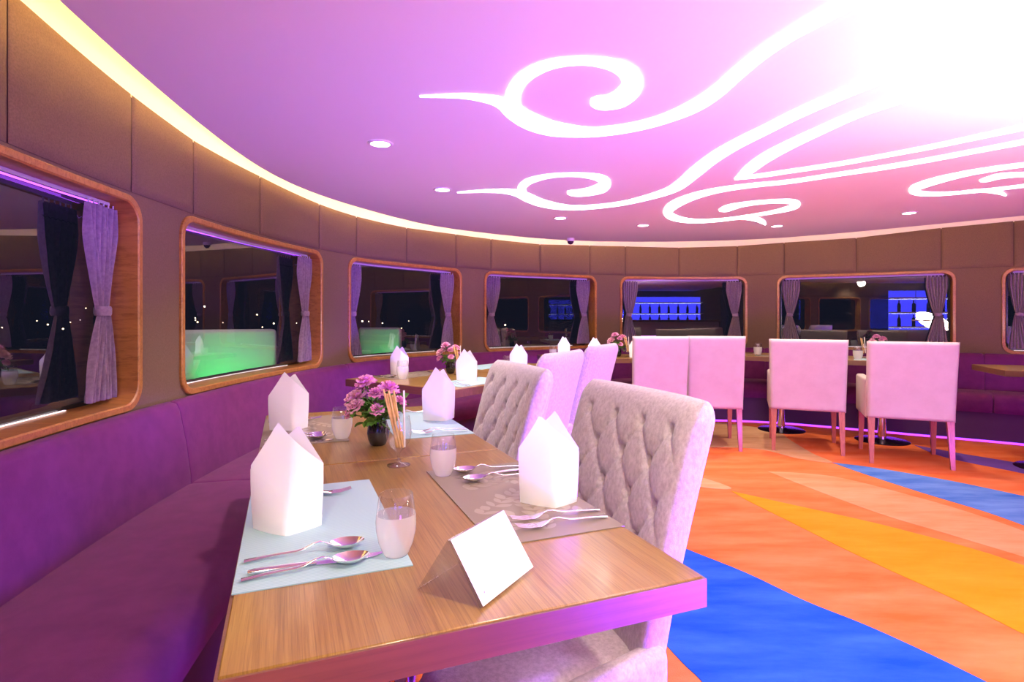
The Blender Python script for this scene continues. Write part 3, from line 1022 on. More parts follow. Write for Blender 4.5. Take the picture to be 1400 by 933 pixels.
# chairs face -u of table 1 (the +y axis of the chair points at the table)
RZ1 = A1 + PI / 2
def face(dx, dy):
    return math.atan2(dy, dx) - PI / 2
tk = Kit(make_tufted('tufted chair'))
def tuft_at(center_back, facing, label):
    """center_back: plan position of the front top edge of the backrest"""
    f = Vector((facing[0], facing[1], 0)).normalized()
    o = Vector((center_back[0], center_back[1], 0)) + f * 0.30
    return tk.put((o.x, o.y, 0), face(f.x, f.y), label)
F1 = -T1.u
tuft_at((0.318, 1.428), F1, 'button-tufted lilac-grey chair at the table with the card holder')
tuft_at((0.022, 2.15), F1, 'button-tufted lilac-grey chair at the table with the flower vase')
tuft_at((0.26, 2.97), (-0.89, 0.46), 'high-backed purple-lit chair seen from behind, next to the tufted chairs')
tuft_at((0.585, 3.72), (-0.88, 0.47), 'high-backed purple-lit chair seen from behind, next to the slipcovered chairs')

def make_slip(arms):
    root = thing('slipcovered_armchair' if arms else 'slipcovered_chair', 'x', 'chair')
    H = 0.975 if arms else 1.0
    hw = 0.295 if arms else 0.235
    def yf(u, z):
        return -0.25 - 0.075 * max(0, (z - 0.42) / 0.55) ** 1.1
    pillow_panel(lambda z: hw + 0.012 * (z - 0.35), yf, 0.355, H, 0.085, 24, 30, None, 24, 30).build('backrest', 'slip', root, smooth=60)
    rbox((-hw + 0.01, -0.27, 0.355), (hw - 0.01, 0.27, 0.475), 0.02, 3).build('seat', 'slip', root)
    if arms:
        for s in (-1, 1):
            rbox((s * (hw - 0.03) - 0.035, -0.24, 0.345), (s * (hw - 0.03) + 0.035, 0.26, 0.665), 0.02, 3).build('arm', 'slip', root)
    for sx in (-1, 1):
        for sy in (-1, 1):
            t = (sx * (hw - 0.035), sy * 0.235 - 0.01, 0.37)
            b = (sx * (hw - 0.03), sy * 0.24 - (0.055 if sy < 0 else 0.0), 0.0)
            m = MB()
            rows = []
            for p, h in ((t, 0.024), (b, 0.014)):
                rows.append([(p[0] - h, p[1] - h, p[2]), (p[0] + h, p[1] - h, p[2]), (p[0] + h, p[1] + h, p[2]), (p[0] - h, p[1] + h, p[2])])
            m.grid(rows, close_u=True)
            m.f += [(3, 2, 1, 0), (4, 5, 6, 7)]
            m.build('leg', 'leg_wood', root, smooth=0)
    return root

ak = Kit(make_slip(True))
sk = Kit(make_slip(False))
def slip_at(kit, rear_mid, facing, label, back=0.305):
    f = Vector((facing[0], facing[1], 0)).normalized()
    o = Vector((rear_mid[0], rear_mid[1], 0)) + f * back
    return kit.put((o.x, o.y, 0), face(f.x, f.y), label, 'slipcovered chairs at the pedestal tables')
slip_at(ak, (2.53, 4.87), (0.38, 0.925), 'pale slipcovered armchair next to the tall side chairs')
slip_at(ak, (3.11, 4.43), (0.40, 0.917), 'pale slipcovered armchair beside the bare stretch of banquette')
slip_at(sk, (1.285, 4.93), (0.06, 1.0), 'tall slipcovered side chair beside the flower vase, between the purple-lit chair and its twin')
slip_at(sk, (1.78, 4.97), (0.2, 0.98), 'tall slipcovered side chair between its twin and an armchair')
slip_at(ak, (3.63, 3.58), (0.7, 0.72), 'pale slipcovered armchair at the table past the armchairs')

# ------------------------------------------------------------------ table ware builders
def make_napkin():
    root = thing('folded_napkin', 'x', 'napkin')
    A0, H = 0.066, 0.200
    PK = {1: -0.016, -1: 0.020}            # peak of the front and of the rear sheet
    HP = {1: 0.200, -1: 0.192}
    def outline(side, x):
        pk, hp = PK[side], HP[side]
        sh = 0.118
        span = (A0 - pk) if x > pk else (A0 + pk)
        k = abs(x - pk) / span
        return hp - (hp - sh) * k ** 0.92
    def skin(side, x, z, grow=0.0):
        A = A0 * (0.93 + 0.07 * math.sin(min(1, z / 0.10) * PI / 2))
        B = (0.043 + grow) * (1 - 0.78 * (max(0, z - 0.02) / (H - 0.02)) ** 0.9)
        rx = 0.012 * side
        k = min(1, abs(x - rx) / ((A0 - rx) if x > rx else (A0 + rx)))
        y = -side * B * (1 - k ** 1.12) ** 0.9
        return (x * A / A0, y + 0.004 * math.sin(26 * x + 18 * z) * (1 - k), z)
    m = MB()
    for side in (1, -1):
        rows = []
        for j in range(15):
            row = []
            for i in range(29):
                x = A0 * math.sin((i / 28 - 0.5) * PI)
                row.append(skin(side, x, outline(side, x) * j / 14))
            rows.append(row)
        m.grid(rows)
        m.grid([[(x, y + side * 0.0022 * max(0, 1 - (abs(x) / A0) ** 4), z) for x, y, z in r] for r in rows])
    m.build('folded_cloth', 'napkin', root, smooth=35)
    cf = MB()
    for a0, a1, g in ((0.020, 0.112, 0.0045), (0.012, 0.060, 0.0075)):
        rws = []
        for j in range(9):
            row = []
            for i in range(25):
                x = A0 * math.sin((i / 24 - 0.5) * PI)
                top = a0 + (a1 - a0) * (0.5 - x / A0 / 2)
                p = skin(1, x, top * j / 8, g)
                row.append((p[0] * 1.012, p[1], p[2]))
            rws.append(row)
        cf.grid(rws)
    cf.build('folded_cuff', 'napkin', root, smooth=40)
    return root

def lathe_obj(prof, name, mat, root, n=32):
    return MB().lathe(prof, n).build(name, mat, root, smooth=60)

def make_tumbler():
    root = thing('water_glass', 'x', 'glass')
    lower = [(0.0, 0.003), (0.018, 0.003), (0.022, 0.006), (0.029, 0.022), (0.033, 0.042), (0.0335, 0.055), (0.0325, 0.069)]
    upper = [(0.0325, 0.069), (0.0305, 0.084), (0.0275, 0.1015)]
    lathe_obj([(0.0, 0.0002), (0.019, 0.0002), (0.021, 0.003), (0.0225, 0.006)] + lower[3:], 'misted_body', 'frost', root)
    lathe_obj(upper + [(0.0271, 0.1020), (0.0267, 0.1015)], 'clear_rim', 'glass', root)
    lathe_obj([(0.0, 0.0688), (0.0320, 0.0688)], 'water', 'water', root)
    return root

def make_goblet():
    root = thing('stem_glass', 'x', 'glass')
    prof = [(0.0, 0.0005), (0.031, 0.0005), (0.031, 0.0025), (0.018, 0.005), (0.006, 0.010), (0.0042, 0.020), (0.0045, 0.034), (0.010, 0.041), (0.022, 0.052), (0.031, 0.068), (0.0345, 0.088), (0.033, 0.110), (0.0285, 0.134)]
    lathe_obj(prof[:7], 'foot', 'glass', root)
    lathe_obj(prof[6:], 'bowl', 'glass', root)
    return root

def make_vase():
    root = thing('flower_vase', 'x', 'vase')
    lathe_obj([(0.0, 0.0005), (0.020, 0.0005), (0.024, 0.004), (0.031, 0.02), (0.034, 0.038), (0.032, 0.056), (0.027, 0.070), (0.0255, 0.078), (0.027, 0.082)], 'bowl', 'smoke_glass', root)
    lathe_obj([(0.0, 0.006), (0.021, 0.007), (0.029, 0.021), (0.032, 0.038), (0.030, 0.055), (0.0, 0.056)], 'water', 'water', root)
    return root

def make_spoon():
    root = thing('spoon', 'x', 'spoon')
    pts, rad = [], []
    for k in range(15):
        t = k / 14
        x = 0.135 * t
        z = 0.0035 + 0.013 * math.exp(-((t - 0.86) / 0.16) ** 2) + 0.004 * math.sin(t * PI)
        wd = 0.0062 - 0.0042 * t ** 0.6 if t < 0.9 else 0.0024
        pts.append((x, 0, z))
        rad.append((max(0.0022, wd), 0.0016))
    MB().tube(pts, rad, 10).build('handle', 'steel', root, smooth=60)
    m = MB()
    rows = []
    for j in range(7):
        r = j / 6
        row = []
        for k in range(28):
            a = 2 * PI * k / 28
            x = 0.131 + 0.029 + 0.029 * r * math.cos(a)
            y = 0.0195 * r * math.sin(a) * (1 - 0.12 * math.cos(a))
            z = 0.0025 + 0.011 * r * r
            row.append((x, y, z))
        rows.append(row)
    m.grid(rows, close_u=True)
    m.grid([[(x, y, z - 0.0012) for x, y, z in r] for r in rows], close_u=True)
    m.grid([rows[-1], [(x, y, z - 0.0012) for x, y, z in rows[-1]]], close_u=True)
    m.build('bowl', 'steel', root, smooth=60)
    return root

def make_fork():
    root = thing('fork', 'x', 'fork')
    pts, rad = [], []
    for k in range(13):
        t = k / 12
        pts.append((0.125 * t, 0, 0.0035 + 0.010 * math.exp(-((t - 0.9) / 0.2) ** 2) + 0.003 * math.sin(t * PI)))
        rad.append((0.0062 - 0.0038 * t ** 0.6, 0.0015))
    MB().tube(pts, rad, 10).build('handle', 'steel', root, smooth=60)
    m = MB()
    m.tube([(0.124, 0, 0.0115), (0.134, 0, 0.0085), (0.146, 0, 0.006), (0.152, 0, 0.006)], [(0.003, 0.0012), (0.009, 0.0012), (0.0115, 0.0012), (0.0115, 0.0012)], 10)
    for q in (-1.5, -0.5, 0.5, 1.5):
        m.tube([(0.150, q * 0.0062, 0.006), (0.170, q * 0.006, 0.0065), (0.192, q * 0.0056, 0.011)], [(0.0018, 0.0011), (0.0017, 0.001), (0.0009, 0.0007)], 6)
    m.build('tines', 'steel', root, smooth=60)
    return root

def make_knife():
    root = thing('knife', 'x', 'knife')
    MB().tube([(0, 0, 0.004), (0.01, 0, 0.0045), (0.06, 0, 0.0045), (0.10, 0, 0.004)], [(0.004, 0.003), (0.0065, 0.0038), (0.006, 0.0034), (0.0045, 0.0025)], 10).build('handle', 'steel', root, smooth=60)
    m = MB()
    rows = []
    for x, a, b in ((0.098, -0.004, 0.004), (0.115, -0.007, 0.0055), (0.16, -0.009, 0.006), (0.19, -0.006, 0.006), (0.205, 0.002, 0.005)):
        rows.append([(x, a, 0.002), (x, b, 0.0035), (x, b, 0.0012), (x, a, 0.0012)])
    m.grid(rows, close_u=True)
    m.f += [(0, 1, 2, 3), (16, 19, 18, 17)]
    m.build('blade', 'steel', root, smooth=30)
    return root

kits = {k: Kit(f()) for k, f in dict(napkin=make_napkin, tumbler=make_tumbler, goblet=make_goblet, vase=make_vase, spoon=make_spoon, fork=make_fork, knife=make_knife).items()}

MATZ = 0.0018
def make_mat(kind, a, b, label, fr, u0, v0, rz=None):
    """placemat with one corner at (u0, v0) of a table frame, a across and b along"""
    root = thing('placemat', label, 'placemat', fr.p(u0, v0, TH + 0.0002), fr.a, 'placemats on the dining tables')
    MB().box((0, 0, 0), (a, b, MATZ)).build('mat', 'mat_' + kind, root, smooth=0)
    if kind == 'brown':
        m = MB()
        rnd = random.Random(int(u0 * 1000 + v0 * 777))
        # sprays of printed leaves
        used = []
        stems = [((0.03, 0.16), 0.7, 7), ((0.13, 0.45), -1.2, 8), ((0.12, 0.04), 1.5, 7), ((0.04, 0.06), 0.9, 7), ((0.20, 0.30), -2.4, 6), ((0.05, 0.34), 0.3, 6), ((0.22, 0.10), 2.2, 6)]
        for (sx, sy), ang, cnt in stems:
            x, y = sx, sy
            for k in range(cnt):
                x2, y2 = x + 0.026 * math.cos(ang), y + 0.026 * math.sin(ang)
                for sgn in (-1, 1):
                    la = ang + sgn * rnd.uniform(0.6, 1.0)
                    ln, wd = rnd.uniform(0.03, 0.045), rnd.uniform(0.007, 0.011)
                    pts = []
                    for q in range(9):
                        t = q / 8
                        pts.append((t * ln, wd * math.sin(PI * t) ** 0.8))
                    for q in range(7, 0, -1):
                        t = q / 8
                        pts.append((t * ln, -wd * math.sin(PI * t) ** 0.8))
                    pl = [(x + p[0] * math.cos(la) - p[1] * math.sin(la), y + p[0] * math.sin(la) + p[1] * math.cos(la), MATZ + 0.0002) for p in pts]
                    ctr = (x + ln / 2 * math.cos(la), y + ln / 2 * math.sin(la))
                    if any((ctr[0] - c_[0]) ** 2 + (ctr[1] - c_[1]) ** 2 < 0.021 ** 2 for c_ in used):
                        continue
                    if all(0.003 < p[0] < a - 0.003 and 0.003 < p[1] < b - 0.003 for p in pl):
                        m.add(pl, [tuple(range(len(pl)))])
                        used.append(ctr)
                x, y = x2, y2
                ang += rnd.uniform(-0.12, 0.2)
        m.build('leaf_print', 'leaf_print', root, smooth=0)['kind'] = 'stuff'
    return root

def napkin_at(p, rz, label, sc=1.0):
    o = kits['napkin'].put((p.x, p.y, TH + MATZ + 0.0004), rz, label, 'folded white napkins')
    o.scale = (sc, sc, sc)
    return o
def at(x, d):
    return Vector((pxd(x, d), d, 0))
def tpx(x, y):
    return px(x, y, TH)

# ---- table 1
MA, MBL = 0.262, 0.515
make_mat('blue', MA, MBL, 'pale blue placemat beside the card holder', T1, 0.002, 0.205)
make_mat('brown', MA, MBL, 'brown leaf-printed placemat in front of the tufted chair by the card holder', T1, W1 - MA - 0.002, 0.225)
make_mat('brown', MA, MBL, 'brown leaf-printed placemat on the banquette side, beyond the flower vase', T1, 0.002, 1.19)
make_mat('blue', MA, MBL, 'pale blue placemat behind the stem glass of bread sticks', T1, W1 - MA - 0.002, 1.15)
napkin_at(tpx(393, 722), A1 - 0.25, 'white folded napkin on the blue placemat beside the card holder', 1.0)
napkin_at(tpx(395, 587), A1 + 0.1, 'white folded napkin on the brown placemat on the banquette side', 1.02)
napkin_at(tpx(600, 574), A1 + 0.1, 'white folded napkin on the blue placemat behind the bread sticks', 1.02)
napkin_at(tpx(750, 688), A1 + PI - 0.35, 'white folded napkin on the brown placemat in front of the tufted chair', 0.98)
ZT = TH + MATZ + 0.0004
ZW = TH + 0.0004
def glass_at(x, y, label, z=ZW):
    p = tpx(x, y)
    return kits['tumbler'].put((p.x, p.y, z), 0, label, 'misted water glasses')
glass_at(541.5, 760, 'misted water glass on the corner of the blue placemat by the card holder', ZT)
glass_at(606, 651, 'misted water glass on the corner of the brown placemat by the spoons', ZT)
glass_at(467.5, 600, 'misted water glass beside the flower vase', ZW)

def lay(kind, fr, u, v, flip, label, dz=0.0, da=0.0):
    p = fr.p(u, v)
    return kits[kind].put((p.x, p.y, ZT + dz), fr.a + (PI if flip else 0) + da, label, 'polished cutlery')
# front left setting: handles on the banquette side
lay('spoon', T1, 0.012, 0.310, 0, 'dessert spoon on the blue placemat, nearest the napkin', 0, 0.0)
lay('knife', T1, 0.020, 0.262, 0, 'table knife on the blue placemat, between two spoons')
lay('spoon', T1, 0.012, 0.240, 0, 'soup spoon on the blue placemat, nearest its edge', 0.0, 0.03)
lay('fork', T1, 0.02, 0.63, 0, 'fork on the blue placemat behind the napkin by the card holder')
# front right setting: handles on the chair side
lay('fork', T1, W1 - 0.012, 0.275, 1, 'fork on the brown placemat, on the edge by the card holder')
lay('fork', T1, W1 - 0.006, 0.315, 1, 'fork on the brown placemat, nearest the napkin', 0, -0.02)
lay('spoon', T1, W1 - 0.02, 0.605, 1, 'soup spoon on the brown placemat in front of the tufted chair', 0, 0.02)
lay('knife', T1, W1 - 0.01, 0.65, 1, 'table knife on the brown placemat in front of the tufted chair')
lay('spoon', T1, W1 - 0.02, 0.685, 1, 'dessert spoon on the brown placemat in front of the tufted chair')
# rear left setting
lay('spoon', T1, 0.012, 1.285, 0, 'dessert spoon on the banquette-side brown placemat')
lay('knife', T1, 0.012, 1.215, 0, 'table knife on the banquette-side brown placemat')
lay('spoon', T1, 0.012, 1.245, 0, 'soup spoon on the banquette-side brown placemat')
lay('fork', T1, 0.012, 1.62, 0, 'fork behind the napkin on the banquette-side brown placemat')
# rear right setting
lay('fork', T1, W1 - 0.012, 1.19, 1, 'fork on the blue placemat behind the bread sticks, near its edge')
lay('fork', T1, W1 - 0.012, 1.225, 1, 'fork on the blue placemat behind the bread sticks, nearest the napkin')
lay('spoon', T1, W1 - 0.03, 1.60, 1, 'soup spoon on the blue placemat behind the bread sticks')
lay('knife', T1, W1 - 0.02, 1.63, 1, 'table knife on the blue placemat behind the bread sticks')

# card holder
f1, f2, b1 = tpx(656.3, 832.8), tpx(726, 777.5), tpx(586.4, 796)
wv = (f2 - f1)
wid = wv.length
th = math.atan2(wv.y, wv.x)
hold = thing('card_holder', 'clear acrylic tent card holder with a white card on the oak table', 'card holder', (f1.x, f1.y, TH + 0.0004), th)
dep = (b1 - f1)
dep = abs(dep.dot(Vector((-math.sin(th), math.cos(th), 0))))
RH = 0.083
def slab(y0, z0, y1, z1, t, x0, x1):
    d = Vector((0, y1 - y0, z1 - z0)).normalized()
    nn = Vector((0, -d.z, d.y)) * t
    m = MB()
    a = [(x0, y0, z0), (x1, y0, z0), (x1, y1, z1), (x0, y1, z1)]
    m.add(a + [(p[0], p[1] + nn.y, p[2] + nn.z) for p in a], [(0, 1, 2, 3), (7, 6, 5, 4), (0, 4, 5, 1), (1, 5, 6, 2), (2, 6, 7, 3), (3, 7, 4, 0)])
    return m
slab(0, 0, dep / 2, RH, 0.0012, 0, wid).build('front_sheet', 'acrylic', hold, smooth=0)
slab(dep, 0, dep / 2, RH, 0.002, 0, wid).build('rear_sheet', 'acrylic', hold, smooth=0)
card = slab(-0.0042, 0.003, dep / 2 - 0.0042 + 0.003 * dep / 2 / RH * 0, RH, 0.0008, 0.001, wid - 0.001).build('card', 'card', hold, smooth=0)
def on_card(a, b, dy=-0.0045):
    return (a, b / RH * dep / 2 + dy - 0.0004, b + 0.003)
mk = MB()
for a0, b0, a1, b1_ in ((0.022, 0.010, 0.0225, 0.0115), (0.024, 0.010, 0.027, 0.011), (0.028, 0.010, 0.030, 0.011), (0.031, 0.010, 0.034, 0.011)):
    mk.add([on_card(a0, b0), on_card(a1, b0), on_card(a1, b1_), on_card(a0, b1_)], [(0, 1, 2, 3)])
pts = [on_card(0.015 + 0.0025 * math.cos(t * PI / 8), 0.0105 + 0.0032 * math.sin(t * PI / 8 + 0.5)) for t in range(16)]
mk.add(pts, [tuple(range(16))])
mk.build('printed_mark', 'ink', card, smooth=0)

# flowers --------------------------------------------------------------
def bloom_mesh(mat, seed):
    rnd = random.Random(seed)
    m = MB()
    for layer, (r, tilt, cnt) in enumerate(((0.022, 0.15, 9), (0.019, 0.5, 8), (0.014, 0.9, 7), (0.009, 1.25, 5))):
        for k in range(cnt):
            a = 2 * PI * (k + 0.5 * layer) / cnt + rnd.uniform(-0.1, 0.1)
            rows = []
            for i in range(5):
                t = i / 4
                row = []
                for j in range(7):
                    s_ = (j / 6 - 0.5) * 2
                    wd = 0.0095 * (0.35 + 0.65 * t) * (r / 0.019) ** 0.3
                    rr = r * t
                    zig = 0.0016 * (1 if j % 2 else -1) * (1 if i == 4 else 0)
                    lx = rr * math.cos(tilt) + zig
                    lz = rr * math.sin(tilt) + 0.0025 * math.sin(s_ * 4 + layer + k) * t + (0.006 * layer * 0.4)
                    ly = wd * s_
                    row.append((lx * math.cos(a) - ly * math.sin(a), lx * math.sin(a) + ly * math.cos(a), lz))
                rows.append(row)
            m.grid(rows)
    me = m.mesh('bloom', 60)
    me.materials.append(M[mat])
    return me
blooms = [bloom_mesh('petal', 1), bloom_mesh('petal_pale', 2), bloom_mesh('petal', 3)]
calyx_me = MB().lathe([(0.0, -0.016), (0.004, -0.014), (0.0055, -0.004), (0.008, 0.002)], 10).mesh('calyx', 60)
calyx_me.materials.append(M['stem'])
lm = MB()
rows = []
for i in range(6):
    t = i / 5
    wd = 0.0085 * math.sin(PI * min(1, t * 0.92 + 0.06)) ** 0.8
    rows.append([(-wd, 0.024 * t, 0.003 * math.sin(PI * t) + 0.002), (0, 0.024 * t, 0.003 * math.sin(PI * t)), (wd, 0.024 * t, 0.003 * math.sin(PI * t) + 0.002)])
lm.grid(rows)
leaf_me = lm.mesh('leaf', 60)
leaf_me.materials.append(M['leaf'])

def bouquet(p, where, n_fl, n_sp, seed, sc=1.0, dense=True):
    rnd = random.Random(seed)
    vz = kits['vase'].put((p.x, p.y, ZW), 0, 'small smoked glass vase of pink carnations ' + where, 'flower vases')
    neck = Vector((p.x, p.y, ZW + 0.075))
    for k in range(n_fl):
        if k < len(FL_SPOTS):
            dx, dy, dz, bi, bs_ = FL_SPOTS[k]
        else:
            a = rnd.uniform(0, 2 * PI)
            r = rnd.uniform(0.03, 0.07)
            dx, dy, dz, bi, bs_ = r * math.cos(a), r * math.sin(a), rnd.uniform(0.03, 0.10), rnd.choice((0, 1, 2)), rnd.uniform(0.6, 0.9)
        top = neck + Vector((dx, dy, dz)) * sc
        f = thing('carnation', ('large ' if bs_ > 1.2 else 'medium ' if bs_ > 0.92 else 'small ') + ('pale' if bi == 1 else 'bright') + ' pink carnation in the vase ' + where, 'flower', top, rnd.uniform(0, 6), 'carnations ' + where)
        d = Vector((dx, dy, dz + 0.04)).normalized()
        q_ = d.to_track_quat('Z', 'Y')
        b = mobj('bloom', blooms[bi], None, f)
        b.scale = (bs_ * 1.15 * sc,) * 3
        f.rotation_euler = q_.to_euler()
        c = mobj('calyx', calyx_me, None, f)
        st = MB()
        inv = q_.to_matrix().inverted()
        e = inv @ (neck + Vector((dx * 0.15, dy * 0.15, -0.035)) - top)
        mid = inv @ (neck + Vector((dx * 0.45, dy * 0.45, dz * 0.5)) * 1 - top)
        st.tube([(0, 0, -0.012), tuple(mid), tuple(e)], 0.0018, 6).build('stem', 'stem', f)
    for k in range(n_sp):
        a = 2 * PI * k / n_sp + rnd.uniform(-0.3, 0.3)
        r = rnd.uniform(0.045, 0.080) * sc
        h = rnd.uniform(-0.020, 0.060) * sc
        g = thing('leaf_sprig', 'green leafy sprig in the vase ' + where, 'leaves', neck, 0, 'sprigs ' + where)
        tip = Vector((r * math.cos(a), r * math.sin(a), h))
        midp = Vector((tip.x * 0.5, tip.y * 0.5, max(0.02, h * 0.9 + 0.012)))
        MB().tube([(0, 0, -0.04), (tip.x * 0.2, tip.y * 0.2, 0.008), tuple(midp), tuple(tip)], 0.0012, 5).build('stem', 'stem', g)
        for q in range(9 if dense else 5):
            t = 0.25 + 0.75 * q / (8 if dense else 4)
            pos = midp.lerp(tip, (t - 0.5) * 2) if t > 0.5 else Vector((0, 0, 0.004)).lerp(midp, t * 2)
            l = mobj('leaf', leaf_me, None, g)
            l.location = pos
            l.rotation_euler = (rnd.uniform(-0.7, 0.8), rnd.uniform(-0.6, 0.6), a - PI / 2 + rnd.uniform(-1.5, 1.5))
            k2 = rnd.uniform(1.1, 1.8) * sc
            l.scale = (k2, k2, k2)
    return vz

def sticks(p, where, cnt, seed):
    rnd = random.Random(seed)
    kits['goblet'].put((p.x, p.y, ZW), 0, 'stem glass holding thin bread sticks ' + where, 'stem glasses of bread sticks')
    for k in range(cnt):
        a = 2 * PI * k / cnt + 0.4
        b0 = Vector((0.006 + 0.011 * math.cos(a), 0.011 * math.sin(a), 0.050))
        tp = Vector((-0.026 + 0.014 * math.cos(a * 2.3), 0.006 * math.sin(a), 0.195 + rnd.uniform(-0.012, 0.012)))
        white = k == cnt - 1
        if white:
            tp = Vector((0.012, 0.01, 0.20))
        o = MB().tube([b0, b0.lerp(tp, 0.5), tp], 0.0027, 7).build('paper_stick' if white else 'bread_stick', 'paper_stick' if white else 'stick')
        o.location = (p.x, p.y, ZW)
        tag(o, ('white paper-wrapped stick' if white else 'thin golden bread stick') + ' standing in the stem glass ' + where, 'stick', ('paper sticks ' if white else 'bread sticks ') + where)

FL_SPOTS = [(-0.030, -0.030, 0.118, 0, 1.3), (0.036, -0.02, 0.098, 0, 1.35), (-0.062, -0.02, 0.068, 1, 1.45), (0.005, -0.045, 0.088, 2, 1.0), (-0.072, -0.03, 0.030, 0, 0.95),
            (0.066, 0.0, 0.058, 0, 0.9), (0.010, -0.058, 0.042, 2, 0.9), (-0.048, 0.0, 0.095, 1, 0.8), (-0.055, -0.045, 0.048, 1, 1.15), (0.02, 0.04, 0.09, 0, 1.0)]
w1 = 'on the table beside the card-holder table'
bouquet(tpx(517, 609), w1, 10, 18, 3)
sticks(tpx(545, 637), w1, 10, 4)

# ---- table 2
w2 = 'on the table before the green-lit windows'
make_mat('brown', 0.262, 0.47, 'brown placemat on the table before the green-lit windows', T2, 0.03, 0.16)
make_mat('blue', 0.262, 0.47, 'pale blue placemat on the chair side of the table before the green-lit windows', T2, W2 - 0.30, 0.12)
make_mat('blue', 0.262, 0.47, 'pale blue placemat on the banquette side behind the second vase', T2, 0.03, 1.0)
make_mat('brown', 0.262, 0.47, 'brown placemat behind the second tufted chair', T2, W2 - 0.30, 0.98)
napkin_at(at(546, 3.92), A2 + 0.5, 'white folded napkin behind a glass on the table before the green-lit windows')
napkin_at(at(638, 3.52), A2 + 0.6, 'white folded napkin on the blue placemat beside the second vase')
napkin_at(at(709, 4.2), A2 + 0.5, 'white folded napkin behind the second tufted chair')
q_ = at(550.5, 3.62)
kits['tumbler'].put((q_.x, q_.y, ZT), 0, 'water glass in front of a napkin by the green-lit windows', 'misted water glasses').scale = (1.15, 1.15, 1.15)
q_ = at(693, 4.3)
kits['tumbler'].put((q_.x, q_.y, ZT), 0, 'water glass beside the napkin behind the second tufted chair', 'misted water glasses')
bouquet(at(616, 4.0), w2, 8, 9, 8, 1.0, False)
sticks(at(627, 3.9), w2, 6, 9)
for k, (kd, u, v, fl, lb) in enumerate((('spoon', 0.03, 0.23, 0, 'spoon on the brown placemat by the green-lit windows'), ('knife', 0.03, 0.20, 0, 'knife on the brown placemat by the green-lit windows'),
        ('fork', 0.03, 0.58, 0, 'fork on the brown placemat by the green-lit windows'), ('fork', W2 - 0.04, 0.16, 1, 'fork on the blue placemat beside the second vase, near the mat edge'), ('fork', W2 - 0.04, 0.19, 1, 'fork on the blue placemat beside the second vase, near the napkin'))):
    lay(kd, T2, u, v, fl, lb)

# ---- table 3
w3 = 'behind the purple-lit chairs'
make_mat('brown', 0.40, 0.25, 'brown placemat behind the purple-lit chairs', T3, 0.10, 0.34)
make_mat('blue', 0.40, 0.25, 'pale blue placemat behind the purple-lit chairs', T3, 0.28, 0.02)
napkin_at(at(771, 5.72), 0.3, 'white folded napkin next to a glass, under the window with the yellow glow')
napkin_at(at(813, 5.50), 0.2, 'white folded napkin over the top of a purple-lit chair')
napkin_at(at(869, 5.55), 0.2, 'white folded napkin beside the tall slipcovered chair')
q_ = at(756, 5.65)
kits['tumbler'].put((q_.x, q_.y, ZW), 0, 'water glass next to the napkin under the yellow-glow window', 'misted water glasses').scale = (1.1, 1.1, 1.1)
bouquet(at(845, 5.68), w3, 8, 8, 12, 1.15, False)
sticks(at(858, 5.62), w3, 6, 13)

# ---- table 4
w4 = 'on the pedestal table before the armchairs'
def tumble(x, d, label, sc=1.1):
    p = at(x, d)
    kits['tumbler'].put((p.x, p.y, ZW), 0, label, 'misted water glasses').scale = (sc, sc, sc)
tumble(1036, 5.85, 'water glass on the pedestal table end near the tall slipcovered chair', 1.25)
tumble(1173, 5.25, 'water glass on the pedestal table between the two armchairs', 1.25)
make_mat('brown', 0.38, 0.25, 'brown placemat on the pedestal table before the armchairs', T4, 0.25, 0.02)
make_mat('blue', 0.38, 0.25, 'pale blue placemat on the pedestal table before the armchairs', T4, 1.1, 0.02)
bouquet(at(1200, 5.55), w4, 8, 7, 15, 1.05, False)
sticks(at(1181, 5.45), w4, 4, 16)
lay('spoon', T4, 0.10, 0.10, 0, 'spoon on the pedestal table end near the tall slipcovered chair')

# ------------------------------------------------------------------ bar behind the camera (seen in the window panes)
bar = thing('bar_counter', 'pale bar counter glowing blue behind, reflected in the windows', 'bar', (2.4, -3.3, 0))
rbox((0, 0, 0), (3.6, 0.5, 1.02), 0.02).build('front', 'bar', bar)
rbox((-0.05, -0.1, 1.02), (3.65, 0.6, 1.07), 0.01).build('counter_top', 'edge_wood', bar)
bt = Kit(thing('bottle', 'x', 'bottle'))
MB().lathe([(0.0, 0.0), (0.036, 0.0), (0.038, 0.01), (0.038, 0.17), (0.03, 0.20), (0.013, 0.225), (0.013, 0.28), (0.015, 0.285), (0.0, 0.287)], 14).build('glass_body', 'bottle', bt.root)
def back_bar(label, loc, rz, wd, nb, what):
    bb = thing('back_bar', label, 'shelves', loc, rz)
    MB().box((0, 0, 0), (wd, 0.03, 0.85)).build('lower_panel', 'bar', bb, smooth=0)
    MB().box((0, 0, 0.85), (wd, 0.03, 1.8)).build('backlight', 'blue_back', bb, smooth=0)
    for z in (0.9, 1.25, 1.6):
        MB().box((0, 0.03, z), (wd, 0.28, z + 0.03)).build('shelf', 'white_trim', bb, smooth=0)
        MB().box((0, 0.03, z - 0.012), (wd, 0.06, z - 0.002)).build('light_strip', 'shelf_led', bb, smooth=0)
    fr = Frame(loc, rz)
    for k in range(2 * nb):
        p_ = fr.p(wd * (k % nb + 0.5) / nb, 0.16)
        bt.put((p_.x, p_.y, 1.281 if k < nb else 0.931), 0, 'dark bottle on the ' + what, 'bottles on the ' + what)
back_bar('blue-lit back bar shelves behind the bar counter, reflected in the windows', (2.4, -4.5, 0), 0, 3.6, 12, 'blue-lit shelves behind the bar counter')
back_bar('added narrow blue-lit shelf unit, reflected in the window behind the armchairs', (-0.10, -1.95, 0), math.atan2(-0.8, 0.6), 1.3, 4, 'narrow blue-lit shelf unit')  # unit added behind the camera to put blue into that pane's reflection

